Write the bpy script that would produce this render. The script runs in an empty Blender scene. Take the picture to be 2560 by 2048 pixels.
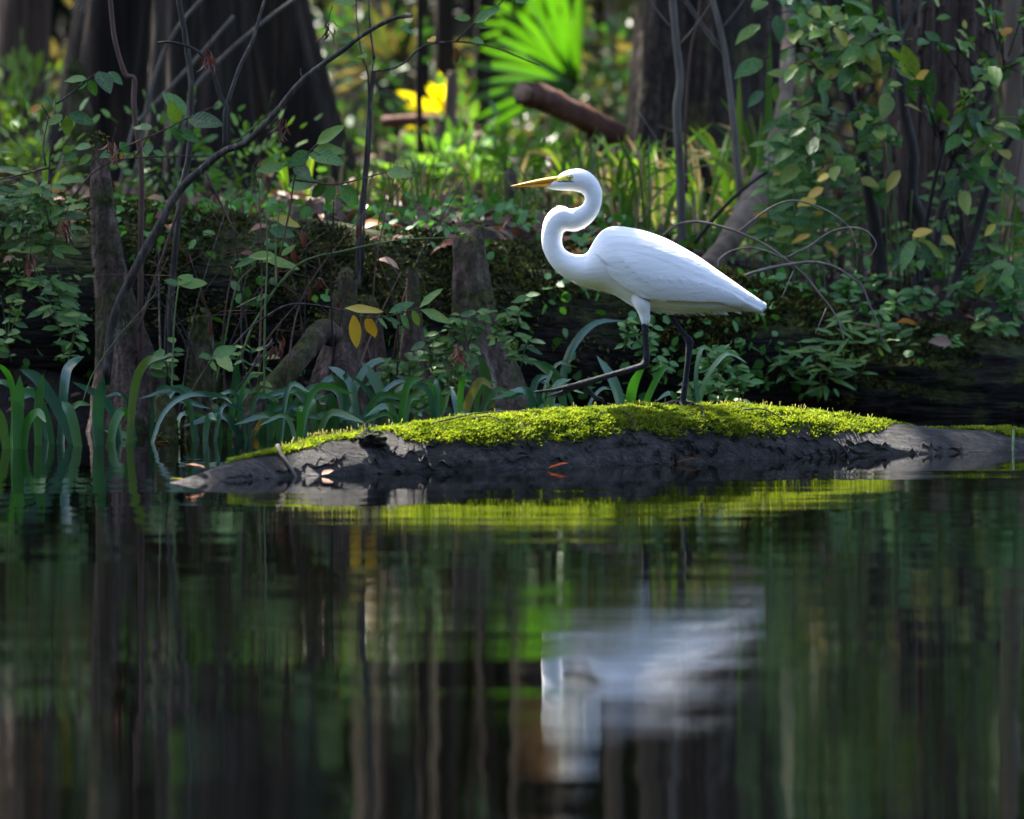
import bpy, bmesh, math, random
import numpy as np
from mathutils import Vector, Matrix, Quaternion, noise
from mathutils.bvhtree import BVHTree

R = random.Random(7)
scene = bpy.context.scene
COL = scene.collection

# ------------------------------------------------------------------ camera
CAM_H, FPX, HORIZON = 0.97, 19440.0, 105.0
PITCH = math.atan((1024 - HORIZON) / FPX)
cam_d = bpy.data.cameras.new('camera')
cam = bpy.data.objects.new('camera', cam_d); COL.objects.link(cam)
cam_d.sensor_width = 36.0
cam_d.lens = 36.0 * FPX / 2560.0
cam_d.clip_start, cam_d.clip_end = 0.1, 3000
cam.location = (0, 0, CAM_H)
cam.rotation_euler = (math.radians(90) - PITCH, 0, 0)
cam_d.dof.use_dof = True
cam_d.dof.focus_distance = 18.4
cam_d.dof.aperture_fstop = 4.6
cam_d.dof.aperture_blades = 0
scene.camera = cam

# ------------------------------------------------------------------ sky and sun
SUN_DIR = Vector((-0.34, 0.40, 0.85)).normalized()      # towards the sun
world = bpy.data.worlds.new('World'); scene.world = world
world.use_nodes = True
wn = world.node_tree
bg = wn.nodes['Background']
sky = wn.nodes.new('ShaderNodeTexSky')
sky.sky_type = 'NISHITA'; sky.sun_disc = False
sky.sun_elevation = math.asin(SUN_DIR.z)
sky.sun_rotation = math.atan2(SUN_DIR.x, SUN_DIR.y)
sky.air_density = 1.0; sky.dust_density = 2.2; sky.ozone_density = 1.0
wn.links.new(sky.outputs[0], bg.inputs[0])
bg.inputs[1].default_value = 0.10
sun_d = bpy.data.lights.new('sun', 'SUN')
sun_d.energy = 5.0; sun_d.angle = math.radians(0.55); sun_d.color = (1.0, 0.94, 0.84)
sun = bpy.data.objects.new('sun', sun_d); COL.objects.link(sun)
sun.rotation_euler = (-SUN_DIR).to_track_quat('-Z', 'Y').to_euler()
vs = scene.view_settings
vs.view_transform = 'Standard'; vs.look = 'None'; vs.gamma = 1.0; vs.use_curve_mapping = False
vs.exposure = 2.62
cy = scene.cycles
cy.use_denoising = True
cy.max_bounces = 7; cy.diffuse_bounces = 3; cy.glossy_bounces = 3; cy.transmission_bounces = 4; cy.transparent_max_bounces = 4
cy.caustics_reflective = False; cy.caustics_refractive = False
cy.sample_clamp_indirect = 4.0

# ------------------------------------------------------------------ pixel -> place
_cp, _sp = math.cos(PITCH), math.sin(PITCH)
def ray(px, py):
    u, v = (px - 1280) / FPX, (1024 - py) / FPX
    return Vector((u, _cp + v * _sp, -_sp + v * _cp))
def P(px, py, d):                     # the point at distance d (along y) on that line of sight
    r = ray(px, py); t = d / r.y
    return Vector((r.x * t, d, CAM_H + r.z * t))
def W(px, py):                        # where that line of sight meets the water
    r = ray(px, py); t = -CAM_H / r.z
    return Vector((r.x * t, r.y * t, 0))
def S(px, d): return px * d / FPX     # pixels -> metres at distance d

# ------------------------------------------------------------------ materials
def nt_mat(name):
    m = bpy.data.materials.new(name); m.use_nodes = True
    return m, m.node_tree, m.node_tree.nodes['Principled BSDF']
def ramp(nt, stops, interp='LINEAR'):
    n = nt.nodes.new('ShaderNodeValToRGB'); e = n.color_ramp.elements
    n.color_ramp.interpolation = interp
    while len(e) < len(stops): e.new(0.5)
    for el, (p, c) in zip(e, stops):
        el.position = p; el.color = (*c, 1)
    return n
def tex(nt, kind='ShaderNodeTexNoise', scale=5, detail=4, stretch=None, coord='Object', rough=0.55):
    tc = nt.nodes.new('ShaderNodeTexCoord'); mp = nt.nodes.new('ShaderNodeMapping')
    if stretch: mp.inputs['Scale'].default_value = stretch
    t = nt.nodes.new(kind); t.inputs['Scale'].default_value = scale
    if kind == 'ShaderNodeTexNoise':
        t.inputs['Detail'].default_value = detail; t.inputs['Roughness'].default_value = rough
    nt.links.new(tc.outputs[coord], mp.inputs[0]); nt.links.new(mp.outputs[0], t.inputs['Vector'])
    return t
def bump(nt, src, bs, strength=0.5, dist=0.01):
    b = nt.nodes.new('ShaderNodeBump'); b.inputs['Strength'].default_value = strength; b.inputs['Distance'].default_value = dist
    nt.links.new(src, b.inputs['Height']); nt.links.new(b.outputs[0], bs.inputs['Normal']); return b
def mixc(nt, fac, a, b, blend='MIX'):
    m = nt.nodes.new('ShaderNodeMix'); m.data_type = 'RGBA'; m.blend_type = blend
    for s, k in ((fac, 0), (a, 6), (b, 7)):
        if hasattr(s, 'links'): nt.links.new(s, m.inputs[k])
        elif k == 0: m.inputs[0].default_value = s
        else: m.inputs[k].default_value = (*s, 1)
    return m.outputs[2]

def noise_mat(name, stops, scale=8, stretch=None, rough=0.8, bscale=None, bstr=0.4, bdist=0.01, spec=0.3, detail=6, coord='Object', bstretch=None):
    m, nt, bs = nt_mat(name)
    t = tex(nt, scale=scale, stretch=stretch, detail=detail, coord=coord)
    r = ramp(nt, stops); nt.links.new(t.outputs[0], r.inputs[0])
    nt.links.new(r.outputs[0], bs.inputs['Base Color'])
    bs.inputs['Roughness'].default_value = rough; bs.inputs['Specular IOR Level'].default_value = spec
    t2 = tex(nt, scale=bscale or scale * 3, stretch=bstretch or stretch, detail=6, coord=coord)
    bump(nt, t2.outputs[0], bs, bstr, bdist)
    return m

def leaf_mat(name, cols, trans=0.3, rough=0.42, spot=None, vein=0, spec=0.5, tcol=None):
    """leaf: colour varies from leaf to leaf and a little across the blade; light shines through."""
    m, nt, bs = nt_mat(name)
    oi = nt.nodes.new('ShaderNodeObjectInfo')
    t = tex(nt, scale=9, detail=3)
    add = nt.nodes.new('ShaderNodeMath'); add.operation = 'MULTIPLY_ADD'
    nt.links.new(t.outputs[0], add.inputs[0]); add.inputs[1].default_value = 0.7
    sub = nt.nodes.new('ShaderNodeMath'); sub.operation = 'MULTIPLY_ADD'
    nt.links.new(oi.outputs['Random'], sub.inputs[0]); sub.inputs[1].default_value = 0.75; sub.inputs[2].default_value = -0.22
    nt.links.new(sub.outputs[0], add.inputs[2])
    n = len(cols)
    r = ramp(nt, [(0.1 + 0.8 * i / max(1, n - 1), c) for i, c in enumerate(cols)])
    nt.links.new(add.outputs[0], r.inputs[0])
    col = r.outputs[0]
    if spot:
        t3 = tex(nt, scale=spot[1], detail=4); r3 = ramp(nt, [(spot[2], (0, 0, 0)), (spot[2] + .05, (1, 1, 1))])
        nt.links.new(t3.outputs[0], r3.inputs[0]); col = mixc(nt, r3.outputs[0], col, spot[0])
    if vein:       # paler midrib and side veins, in the leaf's own coordinates
        tcv = nt.nodes.new('ShaderNodeTexCoord'); sx = nt.nodes.new('ShaderNodeSeparateXYZ'); nt.links.new(tcv.outputs['Object'], sx.inputs[0])
        def mth(op, a, b_=None, c_=None):
            n_ = nt.nodes.new('ShaderNodeMath'); n_.operation = op
            for k_, v_ in enumerate((a, b_, c_)):
                if v_ is None: continue
                if hasattr(v_, 'links'): nt.links.new(v_, n_.inputs[k_])
                else: n_.inputs[k_].default_value = v_
            return n_.outputs[0]
        ay = mth('ABSOLUTE', sx.outputs[1]); sv = mth('SINE', mth('MULTIPLY', mth('SUBTRACT', sx.outputs[0], mth('MULTIPLY', ay, .8)), 58.0))
        side = mth('MULTIPLY', mth('GREATER_THAN', sv, .82), .45); mid = mth('LESS_THAN', ay, .013); vv = mth('MAXIMUM', side, mid)
        col = mixc(nt, mth('MULTIPLY', vv, vein), col, (.16, .26, .09))
        t5 = tex(nt, scale=5, detail=5, rough=.7); r5 = ramp(nt, [(.60, (0, 0, 0)), (.72, (1, 1, 1))]); nt.links.new(t5.outputs[0], r5.inputs[0])
        col = mixc(nt, mth('MULTIPLY', r5.outputs[0], .35), col, (.20, .19, .05))
        bump(nt, mth('MULTIPLY_ADD', sv, .25, t.outputs[0]), bs, .18, .02)
    nt.links.new(col, bs.inputs['Base Color'])
    bs.inputs['Roughness'].default_value = rough; bs.inputs['Specular IOR Level'].default_value = spec
    out = nt.nodes['Material Output']
    tr = nt.nodes.new('ShaderNodeBsdfTranslucent'); mx = nt.nodes.new('ShaderNodeMixShader')
    tc2 = mixc(nt, 1.0, col, tcol or (1.6, 1.7, 0.5), 'MULTIPLY')
    nt.links.new(tc2, tr.inputs['Color']); mx.inputs[0].default_value = trans
    nt.links.new(bs.outputs[0], mx.inputs[1]); nt.links.new(tr.outputs[0], mx.inputs[2]); nt.links.new(mx.outputs[0], out.inputs[0])
    return m

M = {}
M['leaf'] = leaf_mat('leaf_green', [(.018, .06, .02), (.035, .11, .03), (.055, .16, .038), (.085, .19, .04), (.15, .22, .045)], spec=.4, vein=.2)
M['leaf_shrub'] = leaf_mat('leaf_shrub', [(.016, .055, .016), (.034, .105, .024), (.06, .16, .034), (.11, .22, .042), (.20, .25, .05)], trans=.3, rough=.38, spec=.45, vein=.2)
M['leaf_pale'] = leaf_mat('leaf_pale', [(.03, .09, .026), (.06, .16, .036), (.10, .22, .045), (.18, .27, .055)], trans=.35, vein=.2)
M['leaf_yellow'] = leaf_mat('leaf_yellow', [(.50, .30, .03), (.58, .38, .05), (.50, .40, .07)], trans=.35, spot=((.22, .10, .02), 60, .66), tcol=(1.2, 1.1, .5))
M['leaf_yellowgreen'] = leaf_mat('leaf_yellowgreen', [(.22, .24, .03), (.34, .30, .04), (.40, .33, .05)], trans=.4, spot=((.16, .09, .02), 40, .66), tcol=(1.2, 1.2, .5))
M['leaf_orange'] = leaf_mat('leaf_orange', [(.42, .17, .025), (.5, .22, .03)], trans=.35, tcol=(1.2, 1, .5))
M['strap'] = leaf_mat('strap_leaf', [(.018, .075, .05), (.03, .11, .06), (.05, .14, .05), (.08, .16, .04)], trans=.25, rough=.27, spot=((.30, .20, .06), 18, .68), spec=1.0)
M['strap_green'] = leaf_mat('strap_leaf_green', [(.025, .11, .02), (.04, .16, .02)], trans=.4, rough=.4, spec=.6)
M['strap_old'] = leaf_mat('strap_leaf_old', [(.04, .13, .06), (.07, .15, .05), (.20, .17, .04)], trans=.3, spot=((.38, .20, .04), 11, .58), rough=.45)
M['sedge'] = leaf_mat('sedge_blade', [(.04, .10, .018), (.07, .15, .02), (.14, .18, .04)], trans=.42, rough=.35, tcol=(1.7, 1.9, .4))
M['sedge_dry'] = leaf_mat('dry_blade', [(.25, .20, .10), (.36, .28, .15)], trans=.4, rough=.5, tcol=(1.2, 1.1, .8))
M['palm'] = leaf_mat('palm_leaf', [(.04, .115, .012), (.065, .16, .015)], trans=.42, rough=.35, tcol=(1.5, 1.8, .3))
M['palm_yellow'] = leaf_mat('palm_leaf_yellow', [(.50, .42, .01), (.60, .50, .01)], trans=.4, rough=.4, tcol=(1.5, 1.5, .3))
M['dead_leaf'] = leaf_mat('dead_leaf', [(.16, .075, .04), (.28, .13, .07), (.36, .22, .15)], trans=.15, rough=.6, tcol=(1.2, 1, .7))
M['dead_grey'] = leaf_mat('dead_leaf_grey', [(.07, .05, .04), (.13, .10, .085)], trans=.1, rough=.7, tcol=(1.1, 1, .8))
M['twig_pale'] = noise_mat('pale_dead_wood', [(.3, (.08, .062, .055)), (.7, (.24, .20, .18))], 14, (3, 3, .6), .8)
M['litter'] = leaf_mat('litter_leaf', [(.06, .035, .022), (.12, .065, .04), (.20, .12, .08)], trans=.15, rough=.6, tcol=(1.2, 1, .7))
M['dead_red'] = leaf_mat('dead_leaf_red', [(.12, .035, .02), (.22, .06, .03)], trans=.15, rough=.6, tcol=(1.2, 1, .7))
M['canopy'] = leaf_mat('canopy_leaf', [(.02, .055, .014), (.04, .09, .02)], trans=.2)
M['far_leaf'] = leaf_mat('far_leaf', [(.03, .045, .016), (.06, .07, .026), (.10, .075, .045), (.17, .125, .09)], trans=.35)
M['shaded_wood_leaf'] = leaf_mat('shaded_wood_leaf', [(.012, .022, .008), (.022, .032, .012), (.04, .034, .02)], trans=.12)  # leaf colour darkened to stand in for deep woodland shade
M['ground_leaf'] = leaf_mat('ground_leaf', [(.04, .13, .03), (.07, .20, .045), (.12, .25, .055)], trans=.3)
M['twig'] = noise_mat('twig_bark', [(.3, (.010, .008, .007)), (.52, (.036, .03, .026)), (.7, (.13, .11, .095))], 24, (3, 3, .6), .7)
M['twig_dark'] = noise_mat('dark_twig_bark', [(.3, (.009, .007, .006)), (.7, (.028, .022, .02))], 14, (3, 3, .6), .7)
M['twig_brown'] = noise_mat('brown_twig_bark', [(.3, (.04, .02, .015)), (.7, (.11, .06, .045))], 14, (3, 3, .6), .7)
M['twig_green'] = noise_mat('green_stem', [(.3, (.05, .09, .03)), (.7, (.12, .17, .06))], 14, (3, 3, .6), .6)
M['sapling'] = noise_mat('sapling_bark', [(.3, (.06, .05, .042)), (.6, (.13, .11, .092)), (.8, (.22, .19, .16))], 10, (2, 2, .5), .75)
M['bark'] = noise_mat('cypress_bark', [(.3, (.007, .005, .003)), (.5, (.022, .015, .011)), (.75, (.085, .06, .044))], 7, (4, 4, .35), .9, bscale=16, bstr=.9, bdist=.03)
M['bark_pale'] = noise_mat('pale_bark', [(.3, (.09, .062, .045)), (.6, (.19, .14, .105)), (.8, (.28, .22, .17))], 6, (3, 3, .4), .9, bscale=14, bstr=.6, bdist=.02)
M['bark_shaggy'] = noise_mat('shaggy_bark', [(.3, (.03, .018, .013)), (.55, (.085, .055, .042)), (.8, (.24, .19, .165))], 9, (5, 5, .25), .9, bscale=20, bstr=.9, bdist=.02)
M['wood_red'] = noise_mat('red_brown_wood', [(.3, (.045, .018, .012)), (.6, (.10, .04, .028)), (.8, (.17, .075, .05))], 8, (2, 2, 2), .8, bstr=.6)
M['wood_cut'] = noise_mat('cut_wood', [(.3, (.14, .08, .05)), (.7, (.34, .21, .14))], 20, None, .8)
M['soil'] = noise_mat('soil', [(.3, (.006, .004, .003)), (.55, (.016, .011, .008)), (.8, (.04, .027, .018))], 9, None, .95, bscale=30, bstr=.8, bdist=.03)

def mossy_mat(name, wood, moss, amount=.5, wscale=7, wstretch=(4, 4, .4), up=.6, rough=.85, axis=2):
    """wood with moss growing in patches, more of it on surfaces that face up"""
    m, nt, bs = nt_mat(name)
    t = tex(nt, scale=wscale, stretch=wstretch, detail=7); r = ramp(nt, wood); nt.links.new(t.outputs[0], r.inputs[0])
    tf = tex(nt, scale=60, detail=7, rough=.8, stretch=(.5, 1, 1) if wstretch[0] < 1 else (1, 1, .4)); rf = ramp(nt, [(.36, (.3, .3, .3)), (.5, (1, 1, 1)), (.66, (2.2, 2.1, 2.0))]); nt.links.new(tf.outputs[0], rf.inputs[0])
    wcol = mixc(nt, 1.0, r.outputs[0], rf.outputs[0], 'MULTIPLY')
    t2 = tex(nt, scale=55, detail=5); r2 = ramp(nt, moss); nt.links.new(t2.outputs[0], r2.inputs[0])
    t3 = tex(nt, scale=6, detail=6, rough=.65)
    geo = nt.nodes.new('ShaderNodeNewGeometry'); sx = nt.nodes.new('ShaderNodeSeparateXYZ')
    nt.links.new(geo.outputs['Normal'], sx.inputs[0])
    ma = nt.nodes.new('ShaderNodeMath'); ma.operation = 'MULTIPLY_ADD'
    nt.links.new(sx.outputs[axis], ma.inputs[0]); ma.inputs[1].default_value = up * .5; nt.links.new(t3.outputs[0], ma.inputs[2])
    r3 = ramp(nt, [(1 - amount - .08, (0, 0, 0)), (1 - amount + .08, (1, 1, 1))]); nt.links.new(ma.outputs[0], r3.inputs[0])
    nt.links.new(mixc(nt, r3.outputs[0], wcol, r2.outputs[0]), bs.inputs['Base Color'])
    bs.inputs['Roughness'].default_value = rough; bs.inputs['Specular IOR Level'].default_value = .25
    t4 = tex(nt, scale=40, detail=7, stretch=(1, 1, .6) if wstretch[0] > 1 else (.2, 1, 1.4)); bump(nt, t4.outputs[0], bs, 1, .02 if wstretch[0] > 1 else .05)
    return m
MOSS_DK = [(.3, (.010, .012, .003)), (.55, (.035, .042, .008)), (.8, (.095, .10, .02))]
M['knee'] = mossy_mat('mossy_knee', [(.3, (.035, .022, .018)), (.55, (.09, .06, .05)), (.8, (.22, .165, .15))], MOSS_DK, .46, 9, (4, 4, .5), .2)
M['knee_mossy'] = mossy_mat('very_mossy_knee', [(.3, (.05, .035, .028)), (.7, (.14, .10, .08))], MOSS_DK, .58, 9, (4, 4, .5), .2)
M['rotten'] = mossy_mat('rotten_log', [(.3, (.003, .0025, .002)), (.55, (.010, .007, .006)), (.8, (.04, .026, .021))], MOSS_DK, .40, 6, (.5, 5, 6), .65)
M['bark_mossy'] = mossy_mat('mossy_bark', [(.3, (.009, .007, .006)), (.5, (.03, .022, .018)), (.75, (.10, .075, .06))], [(.3, (.05, .05, .012)), (.7, (.15, .14, .035))], .38, 7, (4, 4, .4), 0)

# ------------------------------------------------------------------ building helpers
def link(o, parent=None):
    COL.objects.link(o)
    if parent is not None: o.parent = parent
    return o
def tag(o, label=None, cat=None, group=None, kind=None):
    if label: o['label'] = label
    if cat: o['category'] = cat
    if group: o['group'] = group
    if kind: o['kind'] = kind
    return o
def thing(name, loc, label, cat, group=None):
    o = bpy.data.objects.new(name, None); o.empty_display_size = .05
    o.location = loc; link(o); return tag(o, label, cat, group)
class MB:
    """collects verts and faces in world space; build() makes ONE mesh object (origin at its parent)"""
    def __init__(s): s.v, s.f, s.mi = [], [], []
    def add(s, vs_, fs, mi=0):
        k = len(s.v); s.v += [tuple(p) for p in vs_]; s.f += [tuple(i + k for i in f) for f in fs]; s.mi += [mi] * len(fs)
    def tube(s, pts, rad, n=6, cap=True, mi=0, wob=0, flat=None):
        pts = [Vector(p) for p in pts]; k = len(pts)
        if not hasattr(rad, '__len__'): rad = [rad] * k
        vs_, fs = [], []
        t0 = (pts[1] - pts[0]).normalized()
        nrm = t0.orthogonal().normalized()
        for i, p in enumerate(pts):
            t = (pts[min(i + 1, k - 1)] - pts[max(i - 1, 0)])
            if t.length < 1e-9: t = t0
            t = t.normalized(); nrm = (nrm - t * nrm.dot(t)).normalized(); b = t.cross(nrm)
            for j in range(n):
                a = 2 * math.pi * j / n; r = rad[i] * (1 + (wob * (R.random() - .5) if wob else 0))
                vs_.append(p + nrm * (math.cos(a) * r) + b * (math.sin(a) * r))
        for i in range(k - 1):
            for j in range(n):
                fs.append((i * n + j, i * n + (j + 1) % n, (i + 1) * n + (j + 1) % n, (i + 1) * n + j))
        if cap:
            fs.append(tuple(range(n - 1, -1, -1))); fs.append(tuple((k - 1) * n + j for j in range(n)))
        s.add(vs_, fs, mi)
    def build(s, name, mats, parent=None, origin=None, smooth=True):
        o0 = origin if origin is not None else (parent.location if parent is not None else Vector((0, 0, 0)))
        if parent is not None and parent.parent is not None and origin is None: o0 = parent.location + parent.parent.location
        me = bpy.data.meshes.new(name)
        me.from_pydata([(p[0] - o0[0], p[1] - o0[1], p[2] - o0[2]) for p in s.v], [], s.f)
        for m in (mats if isinstance(mats, (list, tuple)) else [mats]): me.materials.append(m)
        if any(s.mi): me.polygons.foreach_set('material_index', s.mi)
        if smooth: me.polygons.foreach_set('use_smooth', [True] * len(me.polygons))
        o = bpy.data.objects.new(name, me); link(o, parent)
        if parent is None and origin is not None: o.location = origin
        return o
def quick_mesh(name, V, F, mat):
    """numpy verts (n,3) and quads (m,4) -> mesh"""
    me = bpy.data.meshes.new(name)
    me.vertices.add(len(V)); me.vertices.foreach_set('co', V.astype(np.float32).ravel())
    k = F.shape[1]
    me.loops.add(F.size); me.loops.foreach_set('vertex_index', F.astype(np.int32).ravel())
    me.polygons.add(len(F)); me.polygons.foreach_set('loop_start', np.arange(0, F.size, k, dtype=np.int32))
    me.update(calc_edges=True); me.validate()
    me.materials.append(mat); return me
def spline(pts, n):
    """Catmull-Rom through the points"""
    pts = [Vector(p) for p in pts]
    if len(pts) == 2: return [pts[0].lerp(pts[1], i / (n - 1)) for i in range(n)]
    out = []; m = len(pts) - 1
    for i in range(n):
        u = i / (n - 1) * m; k = min(int(u), m - 1); t = u - k
        p1, p2 = pts[k], pts[k + 1]
        p0 = pts[k - 1] if k else p1 * 2 - p2
        p3 = pts[k + 2] if k + 2 <= m else p2 * 2 - p1
        out.append(.5 * ((2 * p1) + (p2 - p0) * t + (2 * p0 - 5 * p1 + 4 * p2 - p3) * t * t + (3 * p1 - p0 - 3 * p2 + p3) * t ** 3))
    return out
def lerp_list(vals, n):
    m = len(vals) - 1; out = []
    for i in range(n):
        u = i / (n - 1) * m; k = min(int(u), m - 1); out.append(vals[k] + (vals[k + 1] - vals[k]) * (u - k))
    return out

# --- leaves: one shared mesh per (shape, material); each leaf is an object
_leafcache = {}
SHAPES = {  # width/length, where it is widest, fold, curl
    'ovate': (.46, .42, .16, .16), 'lance': (.30, .45, .14, .22), 'narrow': (.17, .45, .10, .35), 'round': (.82, .5, .06, .08),
    'droop': (.34, .45, .14, .55), 'dead': (.48, .5, .30, .75)}
def leaf_mesh(shape, mat):
    key = (shape, mat)
    if key in _leafcache: return _leafcache[key]
    w, peak, fold, curl = SHAPES[shape]; n = 6; vs_, fs = [], []
    for i in range(n + 1):
        t = i / n
        ww = w * .5 * (math.sin(math.pi * t ** (math.log(.5) / math.log(peak))) ** .85 if 0 < t < 1 else .02)
        z = -curl * t * t * .5; x = t * (1 - .12 * curl * t)
        rip = .02 * math.sin(i * 2.2)
        vs_ += [(x, -ww, z + fold * ww * 1.6 + rip), (x, 0, z), (x, ww, z + fold * ww * 1.6 - rip)]
    for i in range(n):
        a = i * 3
        fs += [(a, a + 3, a + 4, a + 1), (a + 1, a + 4, a + 5, a + 2)]
    me = bpy.data.meshes.new('leaf_' + shape); me.from_pydata(vs_, [], fs); me.materials.append(M[mat])
    me.polygons.foreach_set('use_smooth', [True] * len(me.polygons))
    _leafcache[key] = me; return me
def orient(d, nrm):
    d = Vector(d).normalized(); nrm = Vector(nrm); nrm = nrm - d * nrm.dot(d)
    if nrm.length < 1e-5: nrm = d.orthogonal()
    nrm.normalize(); y = nrm.cross(d)
    return Matrix((d, y, nrm)).transposed().to_quaternion()
def leaf(parent, base, d, nrm, size, shape='ovate', mat='leaf', wscale=1.0, name='leaf', label=None):
    o = bpy.data.objects.new(name, leaf_mesh(shape, mat)); link(o, parent)
    pl = parent.location if parent is not None else Vector((0, 0, 0))
    o.location = Vector(base) - pl
    o.rotation_mode = 'QUATERNION'; o.rotation_quaternion = orient(d, nrm); o.scale = (size, size * wscale, size)
    return o
def rnd_nrm(face=.6):
    """a leaf's upper side: mostly up, tipped some way towards the open river"""
    return Vector((R.uniform(-.5, .5), -face + R.uniform(-.45, .45), .75 + R.uniform(-.3, .3)))
def leaf_px(parent, b, t, d, shape='ovate', mat='leaf', wscale=1.0, dj=.05, face=1.35):
    p0, p1 = P(b[0], b[1], d), P(t[0], t[1], d + R.uniform(-dj, dj)); v = p1 - p0
    return leaf(parent, p0, v, rnd_nrm(face), v.length * 1.04, shape, mat, wscale)
def stem(parent, pts, r0, r1, mat='twig', n=None, name='stem', seg=6):
    n = n or max(4, len(pts) * 4); c = spline(pts, n); b = MB()
    b.tube(c, [r0 + (r1 - r0) * i / (n - 1) for i in range(n)], seg, wob=.12)
    b.build(name, M[mat] if isinstance(mat, str) else mat, parent); return c
def sprig(parent, p0, p1, n, size, shape='ovate', mat='leaf', tw='twig', r=.002, droop=.2, yellow=0, start=.35, face=.6, ymat='leaf_yellowgreen'):
    p0, p1 = Vector(p0), Vector(p1); L = (p1 - p0).length
    mid = p0.lerp(p1, .5) + Vector((R.uniform(-.08, .08) * L, R.uniform(-.08, .08) * L, .12 * L))
    c = stem(parent, [p0, mid, p1], r, r * .45, tw, 7, 'twig', 5)
    for i in range(n):
        t = start + (1 - start) * (i / max(1, n - 1)); q = c[min(6, int(t * 6))]
        d = (c[min(6, int(t * 6) + 1)] - c[max(0, int(t * 6) - 1)]).normalized()
        side = 1 if i % 2 else -1
        ang = 0 if i == n - 1 else side * R.uniform(.6, 1.15)
        ax = Vector((R.uniform(-.4, .4), -.8, .6)).normalized()
        dd = Quaternion(ax, ang) @ d; dd.z -= droop * R.random()
        m_ = ymat if R.random() < yellow else mat
        leaf(parent, q, dd, rnd_nrm(face), size * R.uniform(.7, 1.15), shape, m_, R.uniform(.85, 1.15))
def leaf_cloud(pos, size, ratio=.5, up=.5, seed=0, jit=.35):
    """many small leaves as one array: 6-sided blades bent along the middle"""
    rs = np.random.RandomState(seed); n = len(pos)
    d = rs.normal(size=(n, 3)); d /= np.linalg.norm(d, axis=1)[:, None]
    u = rs.normal(size=(n, 3)); u[:, 2] += up * 2; u -= d * (u * d).sum(1)[:, None]; u /= np.linalg.norm(u, axis=1)[:, None] + 1e-9
    w = np.cross(d, u); s = (size * (1 + jit * rs.uniform(-1, 1, n)))[:, None]
    b = pos; e = u * s * .06; V = np.stack([b, b + d * s * .28 + w * s * ratio * .45 + e, b + d * s * .72 + w * s * ratio * .4 + e, b + d * s, b + d * s * .72 - w * s * ratio * .4 + e, b + d * s * .28 - w * s * ratio * .45 + e], 1).reshape(-1, 3)
    F = np.arange(6 * n).reshape(-1, 6)
    return V, F
def cloud_obj(name, pos, size, mat, parent=None, **k):
    V, F = leaf_cloud(np.asarray(pos, float), size, **k)
    off = np.array(parent.location) if parent is not None else 0
    o = bpy.data.objects.new(name, quick_mesh(name, V - off, F, mat)); link(o, parent); return o
def smooth(a, b, x):
    t = min(1, max(0, (x - a) / (b - a))); return t * t * (3 - 2 * t)

# ------------------------------------------------------------------ the ground and the water
def edge_y(x): return 19.35 + .75 * smooth(-.2, .7, x) + .08 * math.sin(x * 5.3) + .05 * math.sin(x * 13 + 1)
def H(x, y):
    e = edge_y(x); top = .50 - .17 * smooth(-.2, 1.0, x)
    z = -.35 + .30 * smooth(e - .7, e + .1, y) + (top + .05) * smooth(e + .06, e + .85, y)
    z += (.52 - top) * smooth(e + 1.2, e + 4, y)
    z += .03 * noise.noise(Vector((x * 2.1, y * 2.1, 0))) + .012 * noise.noise(Vector((x * 9, y * 9, 3)))
    return z
xs = np.concatenate([np.linspace(-400, -12, 10), np.linspace(-10, -2.2, 16), np.linspace(-2, 2, 81), np.linspace(2.2, 10, 16), np.linspace(12, 400, 10)])
ys = np.concatenate([np.linspace(14, 17.8, 5), np.linspace(18, 22.5, 91), np.linspace(22.8, 34, 30), np.linspace(36, 60, 10), np.linspace(80, 900, 8)])
V = np.array([(x, y, H(x, y)) for y in ys for x in xs]); nx = len(xs)
F = np.array([(j * nx + i, j * nx + i + 1, (j + 1) * nx + i + 1, (j + 1) * nx + i) for j in range(len(ys) - 1) for i in range(nx - 1)])
gme = quick_mesh('ground', V, F, M['soil']); gme.polygons.foreach_set('use_smooth', [True] * len(gme.polygons))
tag(link(bpy.data.objects.new('ground', gme)), kind='structure')

m, nt, bs = nt_mat('river_water')
bs.inputs['Base Color'].default_value = (.0005, .0005, .0003, 1); bs.inputs['Roughness'].default_value = .02; bs.inputs['IOR'].default_value = 1.333
ta = tex(nt, scale=1.0, detail=2, stretch=(1.1, 2.6, 1), rough=.45); tb = tex(nt, scale=1.0, detail=3, stretch=(3.2, 24, 1), rough=.55)
mm = nt.nodes.new('ShaderNodeMath'); mm.operation = 'MULTIPLY_ADD'; nt.links.new(tb.outputs[0], mm.inputs[0]); nt.links.new(ta.outputs[0], mm.inputs[2])
tp = tex(nt, scale=1.0, detail=2, stretch=(.9, .7, 1)); rp = ramp(nt, [(.38, (.04,) * 3), (.66, (.17,) * 3)]); nt.links.new(tp.outputs[0], rp.inputs[0]); nt.links.new(rp.outputs[0], mm.inputs[1])
bump(nt, mm.outputs[0], bs, 1.0, .0030)
b = MB(); b.add([(-500, -60, 0), (500, -60, 0), (500, 24, 0), (-500, 24, 0)], [(0, 1, 2, 3)])
tag(b.build('water', m, smooth=False), kind='structure')

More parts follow.
